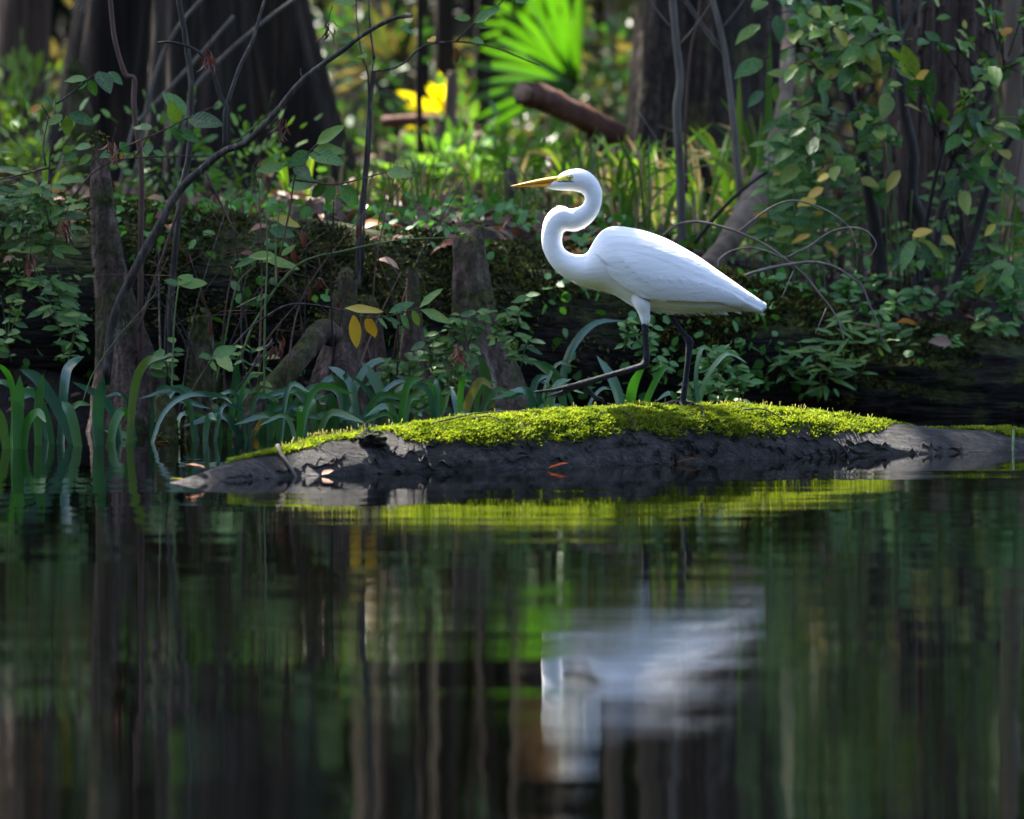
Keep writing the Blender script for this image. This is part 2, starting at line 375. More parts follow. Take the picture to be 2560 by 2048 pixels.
# ------------------------------------------------------------------ the mossy log in the water
TOP = [(380, 1217), (430, 1206), (480, 1190), (560, 1163), (690, 1128), (800, 1104), (900, 1086), (1000, 1073), (1150, 1053), (1300, 1041), (1500, 1029), (1700, 1022), (1900, 1027), (2050, 1039), (2200, 1061), (2350, 1071), (2560, 1083), (2800, 1108), (3000, 1135)]
BOT = [(380, 1212), (600, 1203), (760, 1192), (1000, 1184), (1300, 1175), (1500, 1166), (1700, 1158), (2000, 1146), (2300, 1136), (2560, 1128), (2800, 1120), (3000, 1114)]
def interp(tab, x): return float(np.interp(x, [a for a, _ in tab], [c for _, c in tab]))
def log_sec(px):
    wl = W(px, interp(BOT, px)); half = .10 + .05 * smooth(380, 900, px) - .03 * smooth(2000, 3000, px)
    half *= .35 + .65 * smooth(360, 640, px)
    d = wl.y + half; zt = P(px, interp(TOP, px), d).z
    a = max(half * .95, .03)
    return Vector((wl.x * d / wl.y, d, zt - a)), half, a
def log_pt(px, th, disp=True):
    c, hb, a = log_sec(px)
    # th 0 = top, + = towards the camera
    if disp:
        n_ = Vector((px * .006, math.cos(th) * 1.6, math.sin(th) * 1.6))
        k = 1 + .05 * noise.noise(n_ * 1.3) + .030 * noise.noise(Vector((px * .012, th * 5, 7))) + .015 * noise.noise(Vector((px * .05, th * 16, 2)))
    else: k = 1
    s_ = math.sin(th); cth = math.cos(th)
    p = c + Vector((0, -s_ * hb * k, cth * a * k))
    return p, Vector((0, -s_ / hb, cth / a)).normalized()
logT = thing('mossy_log', log_sec(1500)[0] * 1.0, 'long half-sunken log with bright yellow-green moss along its top', 'log')
logT.location.z = 0
b = MB(); NU, NT = 220, 72; vs_, fs = [], []
for i in range(NU + 1):
    px = 372 + (3000 - 372) * i / NU
    for j in range(NT): vs_.append(log_pt(px, 2 * math.pi * j / NT)[0])
for i in range(NU):
    for j in range(NT): fs.append((i * NT + j, i * NT + (j + 1) % NT, (i + 1) * NT + (j + 1) % NT, (i + 1) * NT + j))
fs.append(tuple(range(NT - 1, -1, -1))); fs.append(tuple(NU * NT + j for j in range(NT)))
b.add(vs_, fs)
m, nt, bs = nt_mat('wet_log_wood')
t = tex(nt, scale=5, stretch=(1.2, 4, 4), detail=8, rough=.65); r = ramp(nt, [(.32, (.009, .008, .008)), (.48, (.032, .029, .029)), (.6, (.075, .066, .064)), (.72, (.06, .036, .026))])
nt.links.new(t.outputs[0], r.inputs[0])
tf = tex(nt, scale=70, stretch=(.6, 1, 1), detail=8, rough=.8); rf = ramp(nt, [(.36, (.25, .24, .24)), (.5, (1, 1, 1)), (.66, (2.6, 2.5, 2.5))]); nt.links.new(tf.outputs[0], rf.inputs[0])
nt.links.new(mixc(nt, 1.0, r.outputs[0], rf.outputs[0], 'MULTIPLY'), bs.inputs['Base Color'])
bs.inputs['Roughness'].default_value = .5; bs.inputs['Specular IOR Level'].default_value = .3
t2 = tex(nt, scale=34, stretch=(.5, 2.2, 2.2), detail=9, rough=.75); bump(nt, t2.outputs[0], bs, 1.0, .05)
trunk = b.build('trunk', m, logT)
# bark cracks and flakes on its flank
b = MB()
for k in range(130):
    px = R.uniform(520, 2540); th = R.uniform(.75, 1.5); L = R.uniform(15, 70); pts = []
    for q in range(6):
        p, n_ = log_pt(px + L * q / 5, th + .05 * math.sin(q * 2 + k) + .02 * q * R.uniform(-1, 1)); pts.append(p + n_ * .0015)
    b.tube(pts, [.0006, .002, .0026, .0022, .0018, .0006], 4)
tag(b.build('bark_ridges', m, logT), kind='stuff')
# moss
m_moss, nt, bs = nt_mat('log_moss')
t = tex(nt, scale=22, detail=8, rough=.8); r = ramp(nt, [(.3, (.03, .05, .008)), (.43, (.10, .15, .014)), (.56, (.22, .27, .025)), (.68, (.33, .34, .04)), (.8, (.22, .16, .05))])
nt.links.new(t.outputs[0], r.inputs[0]); nt.links.new(r.outputs[0], bs.inputs['Base Color']); bs.inputs['Roughness'].default_value = .8; bs.inputs['Specular IOR Level'].default_value = .2
tr = nt.nodes.new('ShaderNodeBsdfTranslucent'); mx = nt.nodes.new('ShaderNodeMixShader'); mx.inputs[0].default_value = .35
nt.links.new(mixc(nt, 1.0, r.outputs[0], (1.5, 1.5, .6), 'MULTIPLY'), tr.inputs[0]); nt.links.new(bs.outputs[0], mx.inputs[1]); nt.links.new(tr.outputs[0], mx.inputs[2]); nt.links.new(mx.outputs[0], nt.nodes['Material Output'].inputs[0])
def moss_edge(px):          # how far down the near side the moss reaches (angle from the top)
    e = float(np.interp(px, [560, 690, 880, 980, 1030, 1200, 1450, 1700, 1900, 2050, 2180, 2240, 2300, 2400, 2520, 2600, 2900], [.05, .30, .38, .34, .66, .92, .95, .93, .92, .82, .60, .05, -.35, -.1, .30, .36, .2]))
    return e + .16 * noise.noise(Vector((px * .011, 4, 0))) + .12 * noise.noise(Vector((px * .045, 9, 0)))
mv, mf = [], []
for k in range(52000):
    px = R.uniform(570, 2700); th = R.uniform(-.9, 1.25); e = moss_edge(px)
    if th > e - abs(R.gauss(0, .07)): continue
    dens = .36 + 1.1 * noise.noise(Vector((px * .02, th * 6, 1.5))) + (.35 if th < e * .75 else 0)
    if px < 1000: dens -= .15
    if R.random() > dens + .35: continue
    p, n_ = log_pt(px, th)
    lift = .012 * max(0, min(1, (e - th) * 3)) * (.55 + .9 * noise.noise(Vector((px * .03, th * 9, 5)))) if px > 980 else .003
    p = p + n_ * max(0, lift) * .7
    for q in range(3):
        a = R.uniform(0, 6.283); dv = (n_ * R.uniform(.5, 1.2) + Vector((math.cos(a), math.sin(a) * .8, R.uniform(-.5, .3))) * .8).normalized()
        h_ = R.uniform(.005, .013); sd = dv.cross(Vector((R.random() - .5, R.random() - .5, R.random() - .5))).normalized() * R.uniform(.0012, .0022)
        base = p + Vector((R.uniform(-.003, .003), 0, 0)); i0 = len(mv)
        mv += [base - sd * .5, base + sd * .5, base + dv * h_ * .6 + sd, base + dv * h_, base + dv * h_ * .6 - sd]; mf.append((i0, i0 + 1, i0 + 2, i0 + 3, i0 + 4))
me = bpy.data.meshes.new('moss'); o0 = logT.location
me.from_pydata([tuple(p - o0) for p in mv], [], mf); me.materials.append(m_moss)
tag(link(bpy.data.objects.new('moss', me), logT), kind='stuff')
# a soft cushion under the moss tufts
b = MB(); vs_, fs = [], []; NU2, NT2 = 260, 26
for i in range(NU2 + 1):
    px = 585 + (2640 - 585) * i / NU2; e = moss_edge(px)
    for j in range(NT2 + 1):
        th = -.9 + (e + .9) * j / NT2; p, n_ = log_pt(px, th); edge = min(1, (NT2 - j) / 5) * min(1, i / 10)
        vs_.append(p + n_ * (-.003 + (.008 if px > 980 else .004) * edge * (1 + .8 * noise.noise(Vector((px * .05, th * 14, 0))))))
for i in range(NU2):
    for j in range(NT2):
        a = i * (NT2 + 1) + j; fs.append((a, a + 1, a + NT2 + 2, a + NT2 + 1))
b.add(vs_, fs)
mc = noise_mat('moss_cushion', [(.3, (.010, .014, .003)), (.5, (.04, .05, .006)), (.7, (.11, .12, .012))], 60, None, .95, bscale=160, bstr=1, bdist=.01)
tag(b.build('moss_cushion', mc, logT), kind='stuff')
# spore stalks standing up along the crest
b = MB()
for k in range(420):
    px = R.choice([R.uniform(700, 1000), R.uniform(1080, 2180), R.uniform(1500, 2150)]); p, n_ = log_pt(px, R.uniform(-.55, .25))
    h_ = R.uniform(.012, .026); lean = Vector((R.uniform(-.35, .35), R.uniform(-.3, .3), 1))
    tip = p + lean * h_
    b.tube([p, p + lean * h_ * .6, tip, tip + Vector((R.uniform(-.003, .003), 0, -.0015))], [.0006, .0005, .0009, .0004], 3)
ms = noise_mat('spore_stalk', [(.3, (.16, .09, .02)), (.7, (.30, .32, .04))], 30)
tag(b.build('spore_stalks', ms, logT), kind='stuff')
# dark mossy burl where a branch broke off
b = MB(); vs_, fs = [], []; p, n_ = log_pt(925, .5); n1 = 16
for i in range(n1 + 1):
    for j in range(n1 * 2):
        a = math.pi * i / n1; g = math.pi * j / n1; dv = Vector((math.sin(a) * math.cos(g), math.sin(a) * math.sin(g), math.cos(a)))
        vs_.append(p + n_ * .002 + Vector((dv.x * .034, dv.y * .022, dv.z * .024)) * (1 + .55 * noise.noise(dv * 2.3) + .3 * noise.noise(dv * 6)))
for i in range(n1):
    for j in range(n1 * 2): fs.append((i * 2 * n1 + j, i * 2 * n1 + (j + 1) % (2 * n1), (i + 1) * 2 * n1 + (j + 1) % (2 * n1), (i + 1) * 2 * n1 + j))
b.add(vs_, fs); burl = b.build('burl', M['rotten'], logT)
tw = thing('twig', log_pt(700, .4)[0], 'bent pale twig lying over the low end of the mossy log', 'twig')
stem(tw, [log_pt(694, -.1)[0] + Vector((0, 0, .012)), log_pt(702, .3)[0] + Vector((0, -.006, .006)), log_pt(735, .9)[0] + Vector((0, -.008, .004)), log_pt(765, 1.4)[0] + Vector((0, -.012, .0))], .0055, .0035, 'sapling', 12, 'stick')
tw = thing('twig', log_pt(2520, .8)[0], 'short pale twig leaning against the thin end of the log', 'twig')
stem(tw, [log_pt(2530, .35)[0] + Vector((0, -.004, .018)), log_pt(2524, .9)[0] + Vector((0, -.01, .004)), log_pt(2516, 1.45)[0] + Vector((0, -.012, -.01))], .0034, .0026, 'twig_green', 8, 'stick')
for (a, c_) in (((1180, .2), (1270, .55)), ((1560, .35), (1590, .95)), ((1080, .3), (1330, .05)), ((1860, .25), (1960, .6)), ((1740, .1), (1760, .7)), ((2080, .9), (2130, 1.35))):
    p0, n0 = log_pt(*a); p1, n1 = log_pt(*c_); pm, nm = log_pt((a[0] + c_[0]) / 2, (a[1] + c_[1]) / 2 - .05)
    tw = thing('twig', p0, 'thin dark dead twig caught in the moss of the log', 'twig', 'dead twigs in the log moss')
    stem(tw, [p0 + n0 * .012, pm + nm * .018, p1 + n1 * .011], .0022, .0012, 'twig_dark', 8, 'stick', 5)

# ------------------------------------------------------------------ the egret
EZ = 2.536
def Z2(X, Y): return 1240 + X / EZ, 380 + Y / EZ        # enlarged outline -> photo pixels
FOOT = log_pt(1705, 0)[0]
ED = FOOT.y - .005
UM = ED / FPX / EZ                                         # metres per outline unit
def E(X, Y, dy=0):
    p = P(*Z2(X, Y), ED); return Vector((p.x, ED + dy, p.z))
SEC = [  # dorsal point, ventral point, half width (outline units)
 ((382, 172), (312, 226), 15), ((396, 150), (348, 238), 27), ((430, 126), (415, 246), 40), ((480, 110), (482, 248), 50), ((540, 107), (532, 258), 56), ((598, 132), (556, 274), 58),
 ((642, 178), (562, 295), 54), ((670, 240), (557, 318), 52), ((671, 312), (543, 340), 52), ((650, 385), (520, 352), 54), ((604, 448), (495, 358), 55), ((555, 485), (466, 361), 56),
 ((502, 504), (436, 346), 58), ((452, 500), (396, 344), 60), ((428, 514), (343, 376), 61), ((420, 545), (306, 430), 61), ((420, 578), (290, 508), 62), ((436, 615), (291, 592), 66),
 ((468, 640), (314, 662), 72), ((506, 652), (356, 728), 82), ((545, 652), (422, 788), 95), ((578, 640), (505, 838), 110), ((600, 604), (588, 866), 126), ((626, 558), (690, 886), 140),
 ((668, 504), (775, 922), 152), ((732, 473), (850, 970), 160), ((820, 475), (905, 992), 166), ((930, 496), (985, 1004), 168), ((1060, 541), (1080, 1018), 162), ((1180, 602), (1180, 1022), 148),
 ((1290, 667), (1290, 1020), 126), ((1400, 745), (1400, 1012), 98), ((1500, 815), (1495, 1004), 72), ((1600, 886), (1575, 1000), 50), ((1680, 940), (1640, 1014), 34), ((1714, 961), (1672, 1024), 26), ((1719, 968), (1684, 1026), 20)]
NS = 130; D_ = spline([Vector((a[0], a[1], 0)) for a, c, w in SEC], NS); V_ = spline([Vector((c[0], c[1], 0)) for a, c, w in SEC], NS); Wd = lerp_list([w for a, c, w in SEC], NS)
b = MB(); NR = 28; vs_, fs = [], []
for dpt, vpt, w in zip(D_, V_, Wd):
    cen = (dpt + vpt) / 2; hv = (dpt - vpt) / 2
    for j in range(NR):
        a = 2 * math.pi * j / NR; q = cen + hv * math.cos(a); vs_.append(E(q.x, q.y, math.sin(a) * w * UM))
for i in range(NS - 1):
    for j in range(NR): fs.append((i * NR + j, i * NR + (j + 1) % NR, (i + 1) * NR + (j + 1) % NR, (i + 1) * NR + j))
fs.append(tuple(range(NR - 1, -1, -1))); fs.append(tuple((NS - 1) * NR + j for j in range(NR)))
b.add(vs_, fs)
def etube(pts, rad, n=12, k=None):
    k = k or len(pts) * 4
    b.tube(spline([E(*p) for p in pts], k), [r_ * UM for r_ in lerp_list(rad, k)], n)
NEAR, FAR = -.030, .006
etube([(905, 880, NEAR * .8), (925, 960, NEAR), (938, 1020, NEAR), (945, 1075, NEAR), (944, 1100, NEAR)], [70, 56, 38, 26, 15])
etube([(944, 1060, NEAR), (944, 1140, NEAR), (948, 1220, NEAR), (951, 1290, NEAR), (952, 1330, NEAR)], [24, 22, 21, 22, 26])
etube([(954, 1312, NEAR), (938, 1345, NEAR), (900, 1362, NEAR), (800, 1390, NEAR), (680, 1425, NEAR), (580, 1455, NEAR), (520, 1472, NEAR)], [25, 26, 22, 19, 19, 22, 24])
etube([(560, 1460, NEAR), (470, 1480, NEAR - .006), (380, 1502, NEAR - .012), (290, 1513, NEAR - .014), (228, 1516, NEAR - .012)], [17, 15, 13, 11, 4])
etube([(545, 1470, NEAR), (460, 1500, NEAR), (390, 1530, NEAR), (315, 1552, NEAR)], [15, 13, 11, 4])
etube([(550, 1472, NEAR), (490, 1500, NEAR + .012), (420, 1535, NEAR + .018), (345, 1562, NEAR + .02)], [15, 12, 11, 4])
etube([(552, 1472, NEAR), (590, 1512, NEAR + .006), (630, 1555, NEAR + .008), (665, 1565, NEAR + .008), (678, 1580, NEAR + .008), (676, 1600, NEAR + .008)], [16, 15, 15, 14, 11, 4])
etube([(1085, 960, FAR), (1110, 1040, FAR), (1160, 1115, FAR), (1205, 1170, FAR), (1224, 1195, FAR)], [34, 17, 16, 18, 22])
etube([(1212, 1175, FAR), (1226, 1205, FAR), (1226, 1240, FAR), (1218, 1320, FAR), (1206, 1420, FAR), (1194, 1520, FAR), (1184, 1590, FAR), (1180, 1622, FAR)], [24, 29, 24, 20, 19, 20, 22, 27])
FY = (FOOT.z, )
def foot_toe(ang, L, r_):
    pts = []
    for q in range(6):
        t = q / 5; x = FOOT.x - .006 + math.cos(ang) * L * t; y = ED + FAR + math.sin(ang) * L * t
        px_ = 1280 + x / y * FPX; c_, hb, a_ = log_sec(px_); dz = max(-.9, min(.9, (y - c_.y) / hb))
        z = c_.z + a_ * math.sqrt(1 - dz * dz) + .0175 - .007 * t
        if q == 0: z = E(1182, 1605).z
        pts.append(Vector((x, y, z)))
    b.tube(spline(pts, 16), lerp_list([r_, r_ * .85, r_ * .75, r_ * .65, r_ * .25], 16), 10)
for ang, L, r_ in ((2.9, .075, .0058), (-2.3, .07, .0056), (-1.45, .05, .005), (.1, .045, .005)): foot_toe(ang, L, r_)
eg0 = Vector((FOOT.x, ED, FOOT.z))
egret = thing('egret', eg0, 'white long-necked egret stepping along the mossy log with one foot raised', 'egret')
tmp = b.build('egret_form', M['leaf'], None, eg0)
rm = tmp.modifiers.new('rm', 'REMESH'); rm.mode = 'VOXEL'; rm.voxel_size = .0021; rm.use_smooth_shade = True
sm = tmp.modifiers.new('sm', 'SMOOTH'); sm.factor = .5; sm.iterations = 3
dg = bpy.context.evaluated_depsgraph_get(); body_me = bpy.data.meshes.new_from_object(tmp.evaluated_get(dg))
bpy.data.objects.remove(tmp)
body_me.name = 'body'
def feather_mat():
    m, nt, bs = nt_mat('white_feather')
    t = tex(nt, scale=30, stretch=(.5, 1, 1.6), detail=4); r = ramp(nt, [(.3, (.76, .77, .79)), (.7, (.84, .84, .84))]); nt.links.new(t.outputs[0], r.inputs[0])
    nt.links.new(r.outputs[0], bs.inputs['Base Color']); bs.inputs['Roughness'].default_value = .75; bs.inputs['Specular IOR Level'].default_value = .2
    t2 = tex(nt, scale=60, stretch=(.35, 1, 1.3), detail=6); bump(nt, t2.outputs[0], bs, .35, .004)
    bs.inputs['Subsurface Weight'].default_value = 0.0
    return m
M['feather'] = feather_mat()
M['leg'] = noise_mat('black_leg_skin', [(.3, (.005, .006, .009)), (.6, (.015, .018, .028)), (.8, (.06, .07, .10))], 60, (1, 1, 2.5), .62, bscale=180, bstr=.9, bdist=.006, spec=.2)
M['lore'] = noise_mat('yellow_green_skin', [(.3, (.62, .55, .05)), (.7, (.78, .66, .08))], 80, None, .5)
M['lore_dark'] = noise_mat('dark_gape', [(.3, (.06, .09, .04)), (.7, (.12, .16, .06))], 80, None, .5)
for m_ in ('feather', 'leg', 'lore', 'lore_dark'): pass
body_me.materials.clear()
for m_ in ('feather', 'leg', 'lore', 'lore_dark'): body_me.materials.append(M[m_])
def inpoly(x, y, poly):
    c = False; j = len(poly) - 1
    for i in range(len(poly)):
        (xi, yi), (xj, yj) = poly[i], poly[j]
        if (yi > y) != (yj > y) and x < (xj - xi) * (y - yi) / (yj - yi) + xi: c = not c
        j = i
    return c
LORE = [(378, 160), (410, 150), (470, 146), (488, 150), (492, 168), (484, 180), (440, 176), (376, 190)]
GAPE = [(395, 186), (440, 178), (488, 183), (500, 192), (450, 191), (395, 193)]
rows = [[1060, 930, 1000, 1082], ]
mi = []
for p in body_me.polygons:
    c_ = p.center + eg0; X = (1280 + c_.x / c_.y * FPX - 1240) * EZ
    zz = E(0, 0).z; Y = (zz - c_.z) / UM
    k = 0
    if Y > 1085 + 6 * math.sin(X * .8): k = 1
    elif X > 1085 and Y > 1034 and abs(X - (1105 + (Y - 1035) * .78)) < 34: k = 1
    elif X < 520 and inpoly(X, Y, GAPE): k = 3
    elif X < 520 and inpoly(X, Y, LORE): k = 2
    mi.append(k)
body_me.polygons.foreach_set('material_index', mi); body_me.polygons.foreach_set('use_smooth', [True] * len(mi))
body = bpy.data.objects.new('body', body_me); link(body, egret)
bvh = BVHTree.FromPolygons([v.co + eg0 for v in body_me.vertices], [tuple(p.vertices) for p in body_me.polygons])
def on_body(X, Y, side, lift):
    p = E(X, Y); hit = bvh.ray_cast(Vector((p.x, ED + side * .6, p.z)), Vector((0, -side, 0)))
    if hit[0] is None: return None
    return hit[0] + Vector((0, side * lift, 0))
# bill: two halves with a closed seam
def bill(up, lo, w, name, mats):
    b = MB(); n = 14; vs_, fs = [], []; U = spline([Vector((*p, 0)) for p in up], n); L = spline([Vector((*p, 0)) for p in lo], n); ww = lerp_list(w, n); K = 12
    for a_, c_, w_ in zip(U, L, ww):
        cen = (a_ + c_) / 2; h_ = (a_ - c_) / 2
        for j in range(K):
            t = 2 * math.pi * j / K; q = cen + h_ * math.copysign(abs(math.cos(t)) ** .8, math.cos(t)); vs_.append(E(q.x, q.y, math.sin(t) * w_ * UM))
    for i in range(n - 1):
        for j in range(K): fs.append((i * K + j, i * K + (j + 1) % K, (i + 1) * K + (j + 1) % K, (i + 1) * K + j))
    fs.append(tuple(range(K - 1, -1, -1))); fs.append(tuple((n - 1) * K + j for j in range(K)))
    b.add(vs_, fs); return b.build(name, mats, egret)
M['bill'] = noise_mat('orange_bill', [(.3, (.66, .25, .010)), (.55, (.82, .36, .015)), (.8, (.92, .55, .07))], 9, (1, 1, 14), .38, bscale=30, bstr=.2, bdist=.002, spec=.5)
bill([(90, 216), (150, 202), (240, 180), (330, 162), (400, 152)], [(92, 219), (150, 214), (240, 206), (330, 197), (405, 186)], [2, 8, 14, 20, 27], 'upper_bill', M['bill'])
bill([(100, 219), (150, 215), (240, 207), (330, 198), (400, 187)], [(100, 222), (150, 224), (240, 221), (310, 218), (372, 212)], [2, 7, 12, 17, 23], 'lower_bill', M['bill'])
# eyes
M['iris'] = noise_mat('pale_yellow_iris', [(.3, (.70, .66, .20)), (.7, (.82, .78, .35))], 100, None, .15, spec=.8)
m, nt, bs = nt_mat('pupil'); bs.inputs['Base Color'].default_value = (.004, .004, .004, 1); bs.inputs['Roughness'].default_value = .06; M['pupil'] = m
for side in (-1, 1):
    q = on_body(468, 160, side, 0) or E(468, 160, side * 48 * UM); b = MB()
    c_ = q - Vector((0, side * 6 * UM, 0)); rr = 15 * UM
    def ball(c_, r_, n=12, flat=1):
        b = MB(); vs_, fs = [], []
        for i in range(n + 1):
            for j in range(n * 2):
                a = math.pi * i / n; g = math.pi * j / n; vs_.append(c_ + Vector((math.sin(a) * math.cos(g) * r_, math.cos(a) * r_ * flat, math.sin(a) * math.sin(g) * r_)))
        for i in range(n):
            for j in range(n * 2): fs.append((i * 2 * n + j, i * 2 * n + (j + 1) % (2 * n), (i + 1) * 2 * n + (j + 1) % (2 * n), (i + 1) * 2 * n + j))
        b.add(vs_, fs); return b
    eye = ball(c_, rr).build('eye', M['iris'], egret)
    pb = ball(c_ + Vector((0, side * rr * .62, 0)), rr * .56, 8, .85); pu = pb.build('pupil', M['pupil'], eye, origin=eg0)
    ring = MB(); cc = c_ + Vector((0, side * rr * .45, 0))
    ring.tube([cc + Vector((math.cos(a) * rr * .98, 0, math.sin(a) * rr * .98)) for a in np.linspace(0, 2 * math.pi, 19)], 2.6 * UM, 5, cap=False)
    ring.build('eye_ring', M['lore_dark'], eye, origin=eg0)
# wings: a raised shell over each flank, its long feathers overlapping towards the tail
UPW = [(655, 640), (690, 575), (800, 545), (930, 560), (1060, 598), (1180, 652), (1290, 715), (1400, 785), (1500, 848), (1600, 905), (1665, 948), (1700, 972)]
LOW = [(690, 690), (760, 745), (820, 800), (890, 858), (965, 905), (1050, 940), (1180, 944), (1300, 950), (1420, 952), (1530, 975), (1620, 1006), (1676, 1022)]
def drape(X, Y, side, lift, yfall):
    p = on_body(X, Y, side, lift)
    if p is None or abs(p.y - ED) < 4 * UM:
        q = E(X, Y); p = Vector((q.x, ED + side * (yfall + lift), q.z))
    return p
def feather(parent, base, tip, w, side, lift0, lift1, bend=0, n=9, name='feather', pw=.55):
    """one long overlapping vane lying on the flank"""
    b = MB(); vs_, fs = [], []; bx, by = base; tx, ty = tip; L = math.hypot(tx - bx, ty - by); ux, uy = (tx - bx) / L, (ty - by) / L; vx, vy = -uy, ux
    for i in range(n + 1):
        t = i / n; cx = bx + (tx - bx) * t + vx * bend * math.sin(math.pi * t); cy = by + (ty - by) * t + vy * bend * math.sin(math.pi * t)
        hw = w * .5 * (min(1, t * 5 + .3)) * (1 - max(0, (t - .6) / .4) ** 2.2 * .95)
        for j in (-1, 0, 1):
            lf = lift0 + (lift1 - lift0) * t + (.0012 if j == 0 else 0)
            vs_.append(drape(cx + vx * hw * j, cy + vy * hw * j, side, lf, 10 * UM))
    for i in range(n):
        a = i * 3; fs += [(a, a + 1, a + 4, a + 3), (a + 1, a + 2, a + 5, a + 4)]
    b.add(vs_, fs); return b.build(name, M['feather'], parent, origin=eg0)
for side in (-1, 1):
    b = MB(); n, k = 40, 12; U = spline([Vector((*p, 0)) for p in UPW], n); L = spline([Vector((*p, 0)) for p in LOW], n); vs_, fs = [], []
    for i, (a_, c_) in enumerate(zip(U, L)):
        for j in range(k + 1):
            t = j / k; q = a_.lerp(c_, t); s_ = min(1, i / 6)
            lift = (-.002 + .007 * smooth(0, .8, t)) * s_ - .002 * (1 - s_)
            vs_.append(drape(q.x, q.y, side, lift, 12 * UM))
    k1 = k + 1
    for i in range(n - 1):
        for j in range(k): fs.append((i * k1 + j, i * k1 + j + 1, (i + 1) * k1 + j + 1, (i + 1) * k1 + j))
    # inner rim so that the lower edge has thickness
    rim = []
    for i in range(n):
        p = Vector(vs_[i * k1 + k]); rim.append(len(vs_)); vs_.append(p + Vector((0, -side * .006, .001)))
    for i in range(n - 1): fs.append((i * k1 + k, rim[i], rim[i + 1], (i + 1) * k1 + k))
    b.add(vs_, fs); wing = b.build('wing', M['feather'], egret)
    lowS = spline([Vector((*p, 0)) for p in LOW], 60)
    for q in range(15):
        t = lowS[min(59, 20 + int(q * 2.7))]; u_ = q / 14
        tip = (t.x + 14 + R.uniform(-10, 10), t.y + R.uniform(-5, 4)); L_ = 330 - 60 * u_
        base = (tip[0] - L_ * .80, tip[1] - L_ * (.52 - .02 * u_))
        feather(wing, base, tip, 62 - 14 * u_, side, .0035 + .0002 * q, .0072 - .0002 * q, bend=16)
    for q in range(11):          # coverts higher up the wing
        t = lowS[min(59, 8 + q * 3)]; tip = (t.x + 20, t.y - 75 + R.uniform(-6, 6) + 2 * q); base = (tip[0] - 190, tip[1] - 110)
        feather(wing, base, tip, 74, side, .0020, .0058, bend=12, n=7)
for (bx, by, tx, ty, w) in ((1240, 985, 1325, 1040, 30), (1300, 985, 1396, 1033, 26), (1340, 975, 1474, 1034, 34), (1390, 970, 1502, 1014, 30), (1430, 965, 1557, 1028, 30), (1480, 965, 1590, 1012, 30), (1560, 950, 1690, 1026, 50), (1580, 925, 1716, 990, 50)):
    for side in (-1, 1):
        feather(egret, (bx, by), (tx, ty), w, side, .001, .0005, bend=-6, n=7, name='tail_feather')
# loose plumes along breast, belly and thighs
b = MB()
def plume(X, Y, dx, dy, L, dep, w=2.6):
    p0 = E(X, Y, dep); p1 = E(X + dx * L * .6 + R.uniform(-3, 3), Y + dy * L * .6, dep); p2 = E(X + dx * L, Y + dy * L + R.uniform(-3, 6), dep + R.uniform(-.003, .003))
    b.tube([p0, p1, p2], [w * UM, w * .7 * UM, .4 * UM], 4)
def vline(t): 
    i = max(0, min(NS - 1, int(t * NS))); return V_[i], Wd[i]
for k in range(650):
    t = R.uniform(.55, .955); q, w = vline(t); f = R.uniform(-.5, .5)
    plume(q.x - 16, q.y - 12 - 25 * f * f, .93, .34 + R.uniform(-.1, .25), R.uniform(24, 74), f * w * UM * .8)
for k in range(160):
    t = R.uniform(.06, .5); i = int(t * NS); s_ = R.random() < .5
    q = D_[i] if s_ else V_[i]; tg = (D_[min(NS - 1, i + 2)] - D_[i - 2]).normalized(); c_ = (D_[i] + V_[i]) / 2; out = (q - c_).normalized()
    q = q - out * 5; plume(q.x, q.y, tg.x + out.x * .35, tg.y + out.y * .35, R.uniform(12, 26), R.uniform(-.2, .2) * Wd[i] * UM, 1.8)
for k in range(60):
    plume(R.uniform(915, 975), R.uniform(1010, 1070), R.uniform(-.1, .2), 1, R.uniform(15, 38), NEAR + R.uniform(-.012, .006), 2)
tag(b.build('plumes', M['feather'], egret), kind='stuff')

MARKS = [((340, 1000), 'at the foot of the tall mossy knee'), ((500, 900), 'beside the shaggy green-mossed knee'), ((408, 1060), 'beside the golden-mossed stubby knee'), ((660, 950), 'beside the pale sloping root'), ((860, 900), 'below the grey-tipped knee'), ((1030, 850), 'beside the slim upright knee'), ((1190, 850), 'at the foot of the two-tipped stump'),
 ((1330, 950), 'under the egret breast'), ((1500, 960), 'behind the raised egret foot'), ((1780, 960), 'behind the standing egret leg'), ((60, 1060), 'in the open shallows away from the knees'), ((90, 640), 'on the fallen trunk beside the tall mossy knee'), ((560, 560), 'behind the leaning bare branch'), ((750, 600), 'beside the slim grey sapling'),
 ((2080, 930), 'over the water below the arching branch'), ((1960, 760), 'beside the egret tail'), ((2200, 760), 'under the black crooked shrub stems'), ((2380, 840), 'beside the big curled dead leaf'), ((2530, 800), 'on the dark log past the big curled leaf'), ((1060, 450), 'beside the pale background trunks'), ((1280, 480), 'around the pointed purple knee'),
 ((1480, 420), 'under the broken log'), ((1600, 480), 'between the broken log and the pale sapling'), ((1740, 420), 'between the two pale saplings'), ((1900, 440), 'against the leaning brown trunk'), ((2040, 560), 'between leaning trunk and leafy shrub'), ((2330, 560), 'before the shaggy tree'), ((2500, 560), 'under the slanting black stems')]
def near(x, y): return min(MARKS, key=lambda m_: (m_[0][0] - x) ** 2 + (m_[0][1] - y) ** 2)[1]
